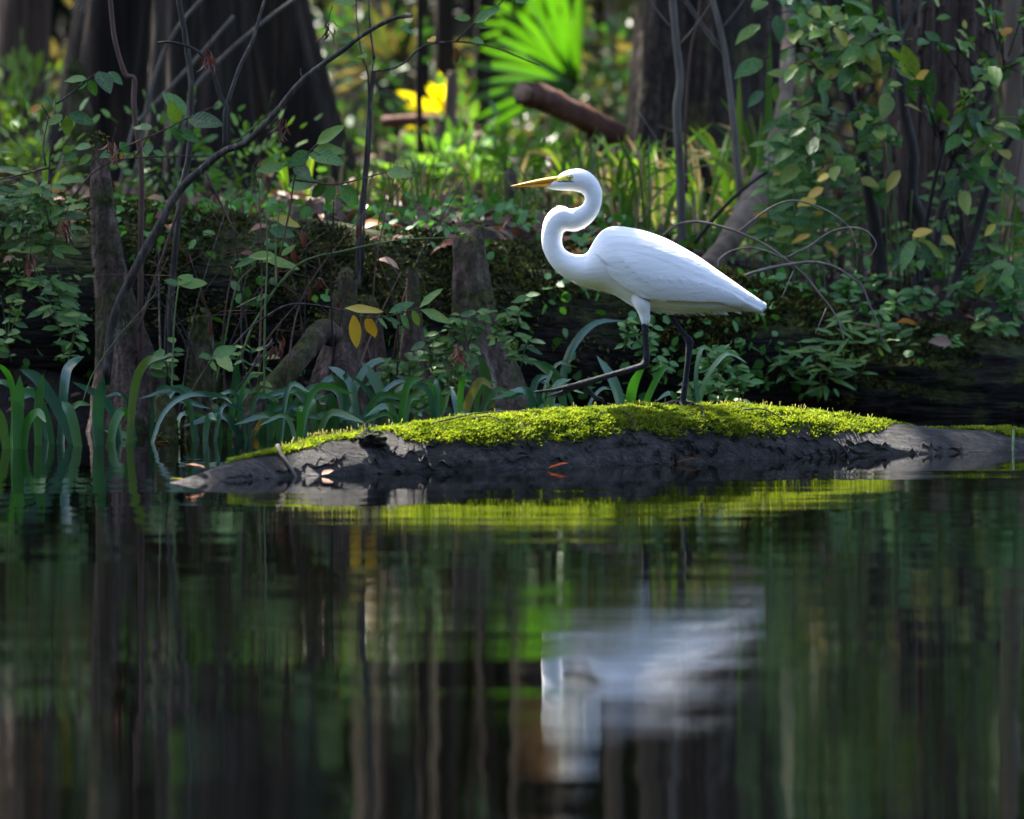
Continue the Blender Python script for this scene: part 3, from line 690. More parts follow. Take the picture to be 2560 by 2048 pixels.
# ------------------------------------------------------------------ fallen logs that edge the bank
def rough_log(name, pts, rad, label, mat='rotten', n=70, k=40, amp=.10, seed=0, cat='log', sc=5.0, caps=True):
    t_ = thing(name, pts[0], label, cat); c = spline(pts, n); rr = lerp_list(rad, n); b = MB(); vs_, fs = [], []
    for i, p in enumerate(c):
        tg = (c[min(n - 1, i + 1)] - c[max(0, i - 1)]).normalized(); up = Vector((0, 0, 1)); up = (up - tg * up.dot(tg)).normalized(); sd = tg.cross(up)
        for j in range(k):
            a = 2 * math.pi * j / k; dv = up * math.cos(a) + sd * math.sin(a); q = p + dv * rr[i]
            f = 1 + amp * noise.noise(q * sc + Vector((seed, 0, 0))) + amp * .5 * noise.noise(Vector((q.x * sc * .7, a * 7, seed))) + amp * .25 * noise.noise(q * sc * 6)
            vs_.append(p + dv * rr[i] * f)
    for i in range(n - 1):
        for j in range(k): fs.append((i * k + j, i * k + (j + 1) % k, (i + 1) * k + (j + 1) % k, (i + 1) * k + j))
    fs.append(tuple(range(k - 1, -1, -1))); fs.append(tuple((n - 1) * k + j for j in range(k)))
    b.add(vs_, fs); o = b.build('trunk', M[mat], t_)
    return t_, o, vs_, k
def moss_tufts(parent, surf, count, mat, size=(.008, .02), up=.1, seed=1, name='moss', cond=None):
    """short moss blades over the parts of a surface that face up or out"""
    rs = random.Random(seed); me = surf.data; pl = [p for p in me.polygons if p.normal.z > up and p.normal.y < .5]
    if not pl: return
    off = surf.parent.location; mv, mf = [], []
    for q in range(count):
        p = rs.choice(pl); vv = [me.vertices[i].co for i in p.vertices[:4]]; u, v = rs.random(), rs.random()
        c = vv[0].lerp(vv[1], u).lerp(vv[-1].lerp(vv[2], u), v) if len(vv) == 4 else p.center
        w_ = c + off
        if noise.noise(w_ * 5 + Vector((seed, 0, 0))) + .35 * p.normal.z < rs.uniform(-.15, .25): continue
        for z in range(2):
            dv = (p.normal * .8 + Vector((rs.uniform(-1, 1), rs.uniform(-1, .6), rs.uniform(-.8, .6))) * .8).normalized(); h = rs.uniform(*size); sd = dv.cross(Vector((rs.random() - .5, rs.random() - .5, rs.random() - .5))).normalized() * h * .22
            i0 = len(mv); mv += [tuple(c - sd), tuple(c + sd), tuple(c + dv * h * .6 + sd), tuple(c + dv * h)]; mf.append((i0, i0 + 1, i0 + 2, i0 + 3))
    me2 = bpy.data.meshes.new(name); me2.from_pydata(mv, [], mf); me2.materials.append(mat)
    tag(link(bpy.data.objects.new(name, me2), parent), kind='stuff')
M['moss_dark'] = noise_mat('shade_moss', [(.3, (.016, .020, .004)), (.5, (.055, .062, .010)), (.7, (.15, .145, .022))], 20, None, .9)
M['moss_fern'] = noise_mat('feather_moss', [(.3, (.04, .06, .012)), (.5, (.10, .15, .03)), (.7, (.18, .22, .05))], 20, None, .9)
logA, lA, vA, kA = rough_log('fallen_log', [Vector((-2.4, 19.95, .36)), Vector((-1.3, 19.86, .325)), Vector((-.5, 19.92, .25)), Vector((.3, 20.06, .20)), Vector((.85, 20.2, .12))], [.27, .26, .245, .23, .17],
    'huge rotten mossy fallen trunk edging the bank behind the strap-leaved plants', n=150, k=64, amp=.12)
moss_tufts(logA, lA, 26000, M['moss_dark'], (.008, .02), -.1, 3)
logB, lB, vB, kB = rough_log('fallen_log', [Vector((.45, 20.25, .10)), Vector((.9, 20.32, .045)), Vector((1.4, 20.36, .01)), Vector((2.4, 20.4, -.02))], [.17, .185, .19, .17],
    'dark wet rotten log along the waterline under the leafy shrub', n=140, k=80, amp=.24, seed=9)
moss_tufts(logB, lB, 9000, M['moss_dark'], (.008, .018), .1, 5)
# ------------------------------------------------------------------ cypress knees and roots on the bank
def knee(name, prof, d, label, mat='knee', moss=0, group=None, flute=5, seed=0, cat='cypress knee', depth=.8, mosssize=(.008, .02)):
    """prof: (centre px, py, half width px) from the tip down; the last row goes to the ground or under water"""
    base = P(prof[-1][0], prof[-1][1], d); t_ = thing(name, base, label, cat, group); n = max(18, len(prof) * 8); k = 28
    c = spline([P(a, y_, d) for a, y_, w in prof], n); rr = [S(w, d) for w in lerp_list([w for a, y_, w in prof], n)]; b = MB(); vs_, fs = [], []
    for i, p in enumerate(c):
        q = i / (n - 1); r_ = rr[i]
        if i == 0: r_ *= .35
        elif i == 1: r_ *= .78
        for j in range(k):
            a = 2 * math.pi * j / k; f = 1 + (.05 + .13 * q) * math.cos(a * flute + seed + .6 * math.sin(q * 5)) * q + .10 * noise.noise(Vector((math.cos(a) * 1.5, math.sin(a) * 1.5, p.z * 9 + seed)))
            f += .05 * noise.noise(Vector((math.cos(a) * 5, math.sin(a) * 5, p.z * 14 + seed)))
            vs_.append(p + Vector((math.cos(a) * r_ * f, math.sin(a) * r_ * f * depth, .012 * noise.noise(Vector((a * 2, i, seed))))))
    for i in range(n - 1):
        for j in range(k): fs.append((i * k + j, i * k + (j + 1) % k, (i + 1) * k + (j + 1) % k, (i + 1) * k + j))
    fs.append(tuple(range(k - 1, -1, -1))); fs.append(tuple((n - 1) * k + j for j in range(k)))
    b.add(vs_, fs); o = b.build('wood', M[mat], t_)
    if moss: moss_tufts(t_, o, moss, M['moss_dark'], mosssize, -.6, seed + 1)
    return t_
knee('cypress_knee', [(868, 674, 14), (865, 700, 26), (860, 760, 32), (855, 850, 42), (850, 960, 75), (850, 1080, 100), (850, 1130, 105)], 19.35, 'smooth grey-tipped cypress knee, mossy below, behind the yellow-leaved sprig', 'knee', 900, seed=1)
knee('cypress_knee', [(918, 742, 9), (925, 765, 22), (928, 850, 34), (930, 960, 50), (930, 1120, 55)], 19.45, 'short dark cypress knee tucked beside the grey-tipped knee', 'knee', 500, seed=4)
knee('cypress_knee', [(1027, 656, 7), (1030, 680, 14), (1033, 760, 20), (1030, 850, 28), (1028, 950, 38), (1028, 1120, 48)], 19.4, 'slim upright cypress knee between two thicker knees', 'knee', 700, seed=7)
big = knee('cypress_stump', [(1172, 590, 24), (1174, 606, 36), (1178, 680, 44), (1185, 780, 58), (1195, 860, 78), (1210, 960, 95), (1215, 1060, 115), (1215, 1130, 125)], 19.5, 'broad two-tipped cypress stump with grey fluted sides', 'knee', 1800, flute=7, seed=11, cat='stump')
for (a, y_, w, h) in ((1146, 590, 16, 70), (1194, 562, 18, 90)):
    b = MB(); c = [P(a, y_, 19.5), P(a, y_ + 9, 19.5), P(a + 1, y_ + 26, 19.5), P(a + 2, y_ + h, 19.5)]; b.tube(c, [S(w * .4, 19.5), S(w * .9, 19.5), S(w, 19.5), S(w * 1.1, 19.5)], 12, wob=.1); b.build('tip', M['knee'], big)
knee('cypress_knee', [(246, 330, 9), (248, 352, 18), (251, 420, 25), (262, 560, 34), (280, 700, 44), (310, 850, 64), (330, 1000, 92), (340, 1120, 110)], 19.35, 'tall tapering mossy cypress knee beside the leaning bare branch', 'knee', 1500, seed=15)
knee('cypress_knee', [(498, 772, 16), (500, 790, 28), (502, 860, 34), (508, 950, 44), (520, 1040, 58), (525, 1125, 70)], 19.2, 'shaggy cypress knee wrapped in long green moss', 'knee_mossy', 5200, seed=19, mosssize=(.012, .032))
knee('cypress_knee', [(404, 986, 10), (406, 1000, 20), (412, 1040, 26), (415, 1085, 30), (415, 1130, 34)], 18.85, 'stubby golden-mossed cypress knee rising from the water', 'knee_mossy', 2200, seed=23, mosssize=(.01, .024))
knee('cypress_knee', [(1272, 424, 8), (1276, 440, 14), (1282, 500, 20), (1288, 560, 24), (1290, 660, 30)], 21.2, 'purple-brown pointed cypress knee standing in the sedge', 'knee', 200, seed=27)
knee('cypress_knee', [(188, 150, 10), (190, 180, 22), (196, 250, 26), (205, 340, 34), (210, 470, 44)], 22.6, 'dim mossy cypress knee before the dark trunks', 'knee_mossy', 900, seed=31)
rt = thing('cypress_root', P(690, 960, 19.15), 'pale bent root sloping down from the mossy knee to the water', 'root')
b = MB(); c = spline([P(830, 835, 19.25), P(800, 830, 19.2), P(760, 880, 19.15), P(700, 950, 19.1), P(640, 1010, 19.05), P(590, 1100, 19.0)], 22); b.tube(c, [S(w, 19.1) for w in lerp_list([34, 30, 28, 30, 30, 26], 22)], 14, wob=.12); b.build('wood', M['knee'], rt)
# ------------------------------------------------------------------ strap-leaved plants in the shallows
def r3(*p): return [(x / 2.464, 500 + y / 2.464) for x, y in p]
def r6(*p): return [(560 + x / 3.17, 560 + y / 3.17) for x, y in p]
def rl(*p): return [(1320 + x / 4.687, 760 + y / 4.687) for x, y in p]
def r1(*p): return [Z2(x, y) for x, y in p]
STRAPS = [  # outline from the base up, width in px, material, half-twist
 (r3((110, 1535), (112, 1300), (122, 1080)), 28, 'strap', 1), (r3((490, 1535), (380, 1330), (240, 1110), (122, 1042)), 29, 'strap', 1), (r3((240, 1495), (235, 1300), (268, 1068)), 22, 'strap', 1),
 (r3((610, 1530), (602, 1300), (640, 1080)), 29, 'strap', 1), (r3((140, 1530), (165, 1390), (235, 1308), (285, 1372)), 22, 'strap_green', .7), (r3((680, 1530), (700, 1400), (760, 1300), (818, 1370)), 24, 'strap_green', .7),
 (r3((50, 1530), (20, 1400), (-24, 1260)), 24, 'strap', 1), (r3((790, 1460), (825, 1180), (900, 1000), (1048, 962)), 22, 'strap_old', .9), (r3((910, 1490), (1000, 1330), (1150, 1205), (1360, 1205), (1430, 1255)), 15, 'strap', .7),
 (r3((1470, 1465), (1450, 1250), (1462, 978)), 27, 'strap', 1), (r3((1410, 1480), (1480, 1260), (1560, 1175), (1690, 1165)), 14, 'strap', .6), (r3((1560, 1460), (1600, 1300), (1690, 1180), (1815, 1130)), 20, 'strap_green', .7),
 (r3((1660, 1460), (1680, 1200), (1697, 1055)), 25, 'strap', 1), (r3((1500, 1460), (1600, 1375), (1680, 1340), (1700, 1440)), 20, 'strap_old', .8), (r3((340, 1500), (400, 1350), (480, 1258), (565, 1262)), 17, 'strap_green', .7),
 (r3((370, 1480), (400, 1130), (440, 1015), (518, 962)), 24, 'strap', .9), (r3((930, 1485), (780, 1455), (640, 1418)), 17, 'strap_green', .9), (r3((1110, 1470), (1105, 1345), (1200, 1318), (1335, 1375)), 15, 'strap', .6),
 (r3((1365, 1465), (1335, 1310), (1310, 1255)), 20, 'strap_green', 1), (r3((330, 1510), (300, 1380), (215, 1200), (20, 1140)), 18, 'strap', .8), (r3((760, 1500), (700, 1320), (600, 1200), (445, 1120)), 20, 'strap', .9),
 (r3((60, 1500), (90, 1300), (60, 1090), (-40, 990)), 20, 'strap_green', .7), (r3((500, 1500), (440, 1330), (380, 1240)), 28, 'strap', 1),
 (r6((1390, 1640), (1235, 1320), (1085, 1085)), 27, 'strap_old', 1), (r6((520, 1560), (640, 1335), (820, 1285), (915, 1360), (930, 1590)), 19, 'strap', .8), (r6((620, 1690), (640, 1480), (720, 1380), (805, 1360)), 20, 'strap_old', .9),
 (r6((720, 1690), (760, 1450), (860, 1345)), 20, 'strap_green', .8), (r6((870, 1650), (858, 1450), (835, 1345)), 24, 'strap_green', 1), (r6((1080, 1640), (1020, 1330), (930, 1190), (825, 1130)), 19, 'strap', .9),
 (r6((980, 1560), (1060, 1250), (1200, 1090), (1430, 1085)), 17, 'strap', .7), (r6((1080, 1580), (1200, 1390), (1380, 1250), (1570, 1245)), 15, 'strap', .6), (r6((1220, 1620), (1300, 1400), (1420, 1290), (1560, 1275)), 15, 'strap', .6),
 (r6((1380, 1580), (1480, 1440), (1650, 1330)), 15, 'strap_green', .8), (r6((1670, 1600), (1690, 1350), (1600, 1238)), 26, 'strap_green', 1), (r6((1700, 1580), (1745, 1420), (1785, 1345)), 18, 'strap', 1),
 (r6((2110, 1560), (2080, 1250), (2000, 1080), (1850, 1290)), 27, 'strap_old', .9), (r6((1890, 1600), (1950, 1380), (2040, 1240), (2135, 1315)), 21, 'strap_old', .9), (r6((2000, 1580), (2080, 1420), (2180, 1310), (2320, 1380)), 16, 'strap', .7),
 (r6((930, 1700), (1000, 1540), (1052, 1395)), 20, 'strap', 1), (r6((620, 1700), (600, 1500), (595, 1400)), 20, 'strap', 1), (r6((470, 1690), (455, 1520), (475, 1420)), 20, 'strap_green', 1), (r6((440, 1600), (560, 1500), (670, 1630)), 13, 'strap', .7),
 (r6((1240, 1560), (1190, 1400), (1100, 1280), (1000, 1200)), 14, 'strap', .8), (r6((1860, 1580), (1830, 1400), (1795, 1285)), 17, 'strap', 1), (r6((300, 1640), (330, 1380), (480, 1280), (560, 1500)), 18, 'strap_green', .8),
 (rl((410, 1330), (420, 800), (560, 450), (800, 220), (1125, 198)), 19, 'strap', .9), (rl((1110, 1290), (1000, 900), (805, 605)), 24, 'strap', 1), (rl((1190, 1290), (1240, 950), (1385, 690)), 27, 'strap_green', 1),
 (rl((1360, 1290), (1450, 1000), (1600, 755), (1740, 800)), 18, 'strap_green', .8), (r1((1285, 1650), (1340, 1430), (1470, 1275), (1585, 1335)), 16, 'strap', .7), (rl((1720, 1290), (1725, 1100), (1640, 1050), (1500, 1140)), 15, 'strap', .8),
 (rl((440, 1290), (330, 900), (150, 720), (-30, 635)), 19, 'strap', .8), (rl((690, 1290), (800, 1050), (950, 985), (1205, 1105)), 9, 'strap', .7), (rl((560, 1290), (450, 1000), (250, 720), (-60, 660)), 13, 'strap', .7),
 (rl((180, 1290), (200, 1000), (350, 700), (575, 745)), 12, 'strap', .7), (r1((1290, 1650), (1270, 1430), (1310, 1240), (1400, 1290)), 14, 'strap', .7), (rl((150, 1290), (120, 1100), (60, 930)), 11, 'strap_green', 1),
]
def ribbon(parent, pts, width, mat, twist, n=16, dep=None, name='leaf', fold=.25):
    """one strap leaf; pts are places along it"""
    c = spline(pts, n); b = MB(); vs_, fs = [], []; view = Vector((R.uniform(-.3, .3), -1, R.uniform(0, .35))).normalized()
    for i, p in enumerate(c):
        t = i / (n - 1); tg = (c[min(n - 1, i + 1)] - c[max(0, i - 1)]).normalized(); sd = tg.cross(view).normalized(); up = sd.cross(tg)
        a = (1 - twist) * 1.25 * (1 if sd.x > 0 else -1); sd2 = sd * math.cos(a) + up * math.sin(a); u2 = sd2.cross(tg)
        hw = width * .5 * (.72 + .28 * min(1, t * 3)) * (1 - max(0, (t - .62) / .38) ** 2.0)
        hw = max(hw, .0004)
        vs_ += [p - sd2 * hw + u2 * hw * fold, p, p + sd2 * hw + u2 * hw * fold]
    for i in range(n - 1):
        a = i * 3; fs += [(a, a + 1, a + 4, a + 3), (a + 1, a + 2, a + 5, a + 4)]
    b.add(vs_, fs); return b.build(name, M[mat], parent)
STRAPS.sort(key=lambda s: s[0][0][0])
groups, cur = [], []
for s_ in STRAPS:
    if cur and s_[0][0][0] - cur[0][0][0][0] > 75 or len(cur) >= 5: groups.append(cur); cur = []
    cur.append(s_)
groups.append(cur)
for g in groups:
    gx = sum(s_[0][0][0] for s_ in g) / len(g)
    base_y = sum(min(1124, max(1092, s_[0][0][1])) for s_ in g) / len(g)
    base = W(gx, base_y + R.uniform(-6, 4))
    num = {1: 'single', 2: 'two-leaved', 3: 'three-leaved', 4: 'four-leaved', 5: 'five-leaved'}[len(g)]
    lab = 'clump of broad blue-green strap leaves standing in open shallow water' if gx < 480 else ('strap-leaved clump between the shaggy mossy knee and the log end' if gx < 900 else ('arching strap-leaved clump behind the mossy log, in front of the knees' if gx < 1330 else 'strap-leaved clump behind the egret legs'))
    lab = num + ' ' + ('broad blue-green' if gx < 480 else 'arching' if gx < 1330 else 'spotted') + ' strap-leaf clump ' + near(gx, 1060)
    grp = 'strap-leaved plants in the shallows'
    pl = thing('strap_leaf_plant', base, lab, 'water plant', grp)
    for pts, w, mat, tw_ in g:
        d0 = base.y + R.uniform(-.05, .08); d1 = d0 + R.uniform(-.12, .10); n = len(pts)
        foot = P(pts[0][0], pts[0][1], d0); foot.z = -.04
        q = [foot] + [P(x, y, d0 + (d1 - d0) * (i / (n - 1)) ** 1.5) for i, (x, y) in enumerate(pts)][0 if P(*pts[0], d0).z > .02 else 1:]
        ribbon(pl, q, S(w, d0) * R.uniform(.88, 1.08), mat, tw_)
# more leaves low down that fill the dark gaps
for k in range(16):
    gx = R.uniform(-60, 1500); base = W(gx, R.uniform(1085, 1112)); nl = R.randint(3, 5)
    pl = thing('strap_leaf_plant', base, 'small low strap-leaved tuft ' + near(gx, 1090), 'water plant', 'small strap-leaved tufts')
    for q in range(nl):
        h_ = R.uniform(.07, .2); lean = R.uniform(-.16, .16); p0 = base + Vector((R.uniform(-.03, .03), R.uniform(-.04, .04), -.03))
        ribbon(pl, [p0, p0 + Vector((lean * .3, R.uniform(-.03, .03), h_ * .7 + .03)), p0 + Vector((lean, R.uniform(-.08, .05), h_ * (1 if abs(lean) < .07 else .8)))], R.uniform(.010, .020), R.choice(['strap', 'strap_green', 'strap']), R.uniform(.6, 1), 10)

# ------------------------------------------------------------------ the bare-branched shrub on the left
def r2(*p): return [(x / 2.507, y / 2.507) for x, y in p]
def rA(*p): return [(x / 3.369, y / 3.369) for x, y in p]
def rB(*p): return [(640 + x / 3.369, y / 3.369) for x, y in p]
def rR(*p): return [(1600 + x / 2.246, y / 2.246) for x, y in p]
def rS(*p): return [(1600 + x / 2.246, 500 + y / 2.246) for x, y in p]
def PP(pts, d, dj=0): return [P(x, y, d + (dj * i / max(1, len(pts) - 1))) for i, (x, y) in enumerate(pts)]
D1 = 19.05
sh = thing('bare_shrub', P(284, 960, D1), 'leaning bare branch forking upward across the left bank', 'shrub')
stem(sh, PP([(262, 960), (284, 800), (330, 690), (400, 560), (447, 478), (507, 421), (562, 377), (614, 357), (678, 295), (758, 199), (860, 124), (900, 92), (979, 48), (1031, 40)], D1, -.2), S(13, D1), S(4.5, D1), 'twig', 50, 'branch', 9)
stem(sh, PP([(562, 377), (563, 295), (565, 265), (550, 239), (530, 171), (510, 143), (479, 120), (431, 106), (395, 107)], D1 - .08, .05), S(7.5, D1), S(3, D1), 'twig_dark', 30, 'branch', 7)
stem(sh, PP([(566, 266), (598, 171), (630, 104), (654, 24), (680, -60)], D1 - .06, .1), S(6, D1), S(3, D1), 'twig', 20, 'branch', 7)
stem(sh, PP([(575, 372), (640, 312), (712, 252)], D1 - .05, .1), S(3, D1), S(1.5, D1), 'twig', 10, 'twig')
stem(sh, PP([(758, 199), (752, 182), (753, 172)], D1 - .12), S(2.5, D1), S(2, D1), 'twig', 6, 'twig')
stem(sh, PP([(986, 47), (987, 30), (986, 22)], D1 - .18), S(2.5, D1), S(2, D1), 'twig', 6, 'twig')
stem(sh, PP([(455, 470), (447, 520), (420, 600), (380, 720), (345, 830)], D1 + .05), S(4, D1), S(3, D1), 'twig_brown', 14, 'twig')
stem(sh, PP([(511, 424), (550, 505), (585, 575), (597, 585)], D1), S(4, D1), S(2.5, D1), 'twig_brown', 12, 'twig')
sh2 = thing('bare_shrub', P(420, 950, 19.25), 'slender blue-grey upright stem crossing the leaning branch', 'shrub')
stem(sh2, PP([(430, 940), (425, 800), (440, 600), (455, 471), (471, 399), (477, 319), (477, 199), (463, 92), (447, 0), (440, -80)], 19.25), S(8.5, 19), S(7, 19), 'twig', 40, 'stem', 8)
sh3 = thing('bare_shrub', P(351, 950, 19.3), 'crooked thin stem with a sharp elbow before the dark trunks', 'shrub')
stem(sh3, PP([(351, 940), (351, 760), (351, 618), (353, 419), (335, 279), (336, 205), (330, 193), (312, 183), (287, 100), (276, 0), (272, -70)], 19.3), S(8, 19), S(6, 19), 'twig_brown', 44, 'stem', 7)
for pts, lab in (([(585, 40), (480, 160), (359, 290), (330, 330)], 'thin straight dead stick slanting over the dark cypress trunks'), ([(520, -20), (430, 90), (375, 230), (345, 400)], 'long pale dead cane leaning beside the elbowed stem'), ([(760, -20), (640, 70), (540, 160), (470, 260)], 'faint brown cane slanting high across the dark trunks')):
    t_ = thing('dry_cane', P(*pts[-1], 21.5), lab, 'dry cane'); g_ = P(pts[-1][0] - 40, 520, 21.5)
    stem(t_, [g_] + PP(pts[::-1], 21.5), S(6, 21), S(5, 21), 'sapling', 16, 'stick')
# tangled thin dead stems on the bank, left
for k in range(22):
    x0 = R.uniform(380, 1000); y0 = R.uniform(930, 1050); d = R.uniform(19.0, 19.5); h_ = R.uniform(250, 560); lean = R.uniform(-160, 240)
    t_ = thing('dry_weed', P(x0, y0, d), 'thin purple-brown dry weed ' + near(x0, y0 - 100), 'dry weed', 'dead stems before the fallen trunk')
    c = stem(t_, PP([(x0, y0), (x0 + lean * .3 + R.uniform(-20, 20), y0 - h_ * .5), (x0 + lean, y0 - h_)], d, R.uniform(-.2, .2)), S(R.uniform(2.2, 4), d), S(1.2, d), R.choice(['twig_brown', 'twig_dark', 'twig']), 12, 'stem', 5)
    for q in range(R.randint(0, 3)):
        p = c[R.randint(4, 10)]; stem(t_, [p, p + Vector((R.uniform(-.1, .1), 0, R.uniform(.0, .09))), p + Vector((R.uniform(-.18, .18), R.uniform(-.05, .05), R.uniform(-.02, .16)))], S(1.8, d), S(.8, d), 'twig_brown', 6, 'twig', 4)
    if R.random() < .4:
        for q in range(R.randint(2, 4)):
            p = c[R.randint(6, 11)]; leaf(t_, p, Vector((R.uniform(-.3, .3), R.uniform(-.2, .2), -1)), rnd_nrm(1), S(R.uniform(35, 60), d), 'dead', 'dead_red', .5, 'dead_leaf')
# leafy twigs on the left
D2 = 18.95
def leafy(name, label, stems, leaves, d, shape='ovate', mat='leaf', ws=1.0, twig='twig'):
    base = P(*stems[0][0], d); t_ = thing(name, base, label, 'leafy twig')
    for s_ in stems: stem(t_, PP(s_, d), S(3.0, d), S(1.5, d), twig, max(8, len(s_) * 4), 'twig', 6)
    for L in leaves:
        (a, c_), m_, w_ = L[0], (L[1] if len(L) > 1 else mat), (L[2] if len(L) > 2 else ws)
        leaf_px(t_, a, c_, d, shape, m_, w_)
    return t_
leafy('leafy_twig', 'green leafy twig with one orange leaf against the dark trunks',
  [[(122, 460), (126, 380), (140, 245)], [(140, 260), (180, 232), (217, 200), (250, 178)], [(115, 415), (108, 365), (122, 290)], [(128, 300), (104, 263)], [(156, 290), (122, 350)], [(122, 420), (60, 435), (-20, 455)]],
  [[rA((730, 665), (540, 675))], [rA((745, 670), (815, 812))], [rA((830, 600), (930, 775)), 'leaf', 1.25], [rA((915, 605), (1032, 710))], [rA((735, 690), (655, 750)), 'leaf', 1.2], [rA((350, 885), (238, 947)), 'leaf_orange'], [rA((360, 830), (466, 856))],
   [rA((525, 968), (405, 1052))], [rA((560, 970), (572, 1150)), 'leaf', 1.2], [rA((575, 962), (803, 1040))], [rA((520, 985), (500, 1060))]], D2)
leafy('leafy_twig', 'long green twig of paired leaves behind the leaning branch',
  [[(180, 495), (235, 430), (300, 400), (400, 392), (520, 390)], [(255, 415), (262, 395), (330, 360), (400, 330), (470, 295), (545, 262)], [(335, 395), (360, 360), (378, 320)]],
  [[rA((1575, 975), (1368, 768)), 'leaf', .9], [rA((1500, 1040), (1430, 858))], [rA((1580, 1000), (1872, 1042))], [rA((1460, 1070), (1552, 1215))], [rA((1500, 1100), (1690, 1195))], [rA((1280, 1090), (1115, 1060))], [rA((1262, 1205), (1240, 1302)), 'leaf', 1.3],
   [rA((1010, 1195), (1080, 1292)), 'leaf', 1.2], [rA((1000, 1270), (838, 1320))], [rA((775, 1232), (618, 1242)), 'leaf', .8], [rA((650, 1290), (525, 1352))], [rA((770, 1300), (660, 1392))], [rA((1032, 1298), (1012, 1356)), 'leaf_orange'], [rA((1290, 1270), (1385, 1310))], [rA((660, 1520), (478, 1515))], [rA((780, 1330), (700, 1400))]], D2 + .1, twig='twig_brown')
leafy('leafy_twig', 'green compound leaves hanging beside the upright sapling stem',
  [[(700, 640), (725, 520), (738, 440), (770, 385), (791, 361)], [(735, 450), (780, 455), (836, 462), (900, 448), (967, 430)], [(770, 385), (711, 416)]],
  [[rB((510, 1215), (742, 1050)), 'leaf_pale', .8], [rB((450, 1280), (270, 1395)), 'leaf', 1.2], [rB((450, 1290), (740, 1372))], [rB((480, 1262), (752, 1270))], [rB((330, 1390), (455, 1512)), 'leaf', 1.1], [rB((240, 1400), (0, 1432))], [rB((510, 1530), (262, 1552))],
   [rB((590, 1550), (465, 1665))], [rB((660, 1560), (590, 1725)), 'leaf', 1.1], [rB((700, 1568), (872, 1730)), 'leaf', 1.05], [rB((1100, 1450), (1312, 1472))], [rB((300, 1400), (240, 1340))]], D2, twig='twig_brown')
leafy('leafy_twig', 'drooping sprig of narrow green leaves with three yellow leaves',
  [r6((70, 970), (200, 830), (310, 750), (480, 650), (650, 635), (900, 675), (1100, 735), (1210, 745), (1350, 720), (1550, 665)), r6((60, 1380), (200, 1180), (330, 1000), (400, 940))],
  [[r6((955, 668), (1268, 682)), 'leaf_yellow', .75], [r6((1025, 712), (1055, 1002)), 'leaf_yellow', .95], [r6((1140, 728), (1190, 918)), 'leaf_yellow', 1.35], [r6((1212, 742), (1308, 826))], [r6((1268, 742), (1412, 786)), 'leaf', .8], [r6((1400, 715), (1472, 832)), 'leaf', 1.4],
   [r6((1492, 685), (1552, 812)), 'leaf', 1.4], [r6((1308, 706), (1512, 606))], [r6((1550, 662), (1722, 503))], [r6((1560, 680), (1808, 776))]], 18.9, shape='lance')
leafy('leafy_twig', 'spiny upright stem with serrated pale green leaves by the shaggy knee',
  [[(540, 960), (560, 860), (590, 720), (630, 670), (645, 645)], [(590, 770), (640, 745), (665, 735)], [(600, 900), (640, 800), (740, 665), (870, 625), (1000, 600), (1120, 595), (1180, 590)], [(740, 665), (655, 760)]],
  [[((690, 640), (620, 640)), 'leaf_pale', .8], [((660, 652), (752, 668)), 'leaf_pale', .7], [((650, 640), (583, 668)), 'leaf_pale', .6], [((640, 750), (668, 736)), 'leaf_pale'], [((600, 728), (575, 700)), 'leaf_pale'], [((700, 640), (740, 612)), 'leaf_pale', .6]], 19.1, twig='twig_green')
leafy('leafy_twig', 'tiny two-leaved seedling on a wiry stalk before the fallen trunk', [[(428, 1010), (432, 900), (436, 800), (446, 712)]], [[((446, 712), (412, 700)), 'leaf_pale'], [((446, 712), (482, 684)), 'leaf_pale', 1.2], [((446, 712), (520, 706)), 'leaf_pale', .8]], 19.0, twig='twig_green')
leafy('leafy_twig', 'low sprig of three fresh leaves above the golden-mossed knee', [[(455, 1030), (490, 960), (530, 900), (545, 885)]], [[((530, 895), (590, 868)), 'leaf_pale', 1.2], [((530, 895), (500, 890)), 'leaf'], [((545, 890), (580, 925)), 'leaf_pale'], [((520, 905), (545, 925)), 'leaf']], 18.85, twig='twig_brown')
leafy('leafy_twig', 'green and yellow-tipped pair of leaves on a thin upright stem', [[(660, 1000), (662, 800), (668, 640), (665, 520)], [(690, 720), (690, 600), (700, 520)]], [[((672, 575), (738, 588)), 'leaf_pale', 1.1], [((680, 545), (755, 565)), 'leaf_yellowgreen', .6], [((664, 620), (690, 612)), 'leaf_pale', 1.5]], 19.0, twig='twig_green')
leafy('leafy_twig', 'thin arching twig with small dark leaves crossing the yellow palmetto',
  [[(905, 700), (900, 560), (912, 400), (920, 280), (930, 180), (938, 140)], [(930, 180), (1000, 165), (1060, 115), (1150, 105), (1230, 118), (1290, 140), (1350, 165)], [(905, 690), (922, 240), (905, 140), (893, 60), (890, -40)], [(935, 150), (925, 60), (920, -40)], [(1140, 105), (1190, 55), (1250, 10), (1275, -30)], [(1092, 108), (1092, 70)]],
  [[rB((850, 262), (708, 242))], [rB((830, 340), (705, 352))], [rB((860, 10), (640, 10))], [rB((870, 470), (925, 478))], [rB((860, 520), (775, 545))], [rB((1810, 152), (1672, 150))], [rB((1830, 195), (2052, 60)), 'leaf', .8], [rB((1850, 210), (1960, 230))], [rB((1330, 290), (1225, 232))], [rB((1520, 340), (1440, 325)), 'leaf_yellow'], [rB((1685, 400), (1690, 540)), 'dead_leaf', .7], [rB((2180, 20), (2330, -40))], [rB((1810, 330), (1920, 362))]], 19.6, twig='twig')
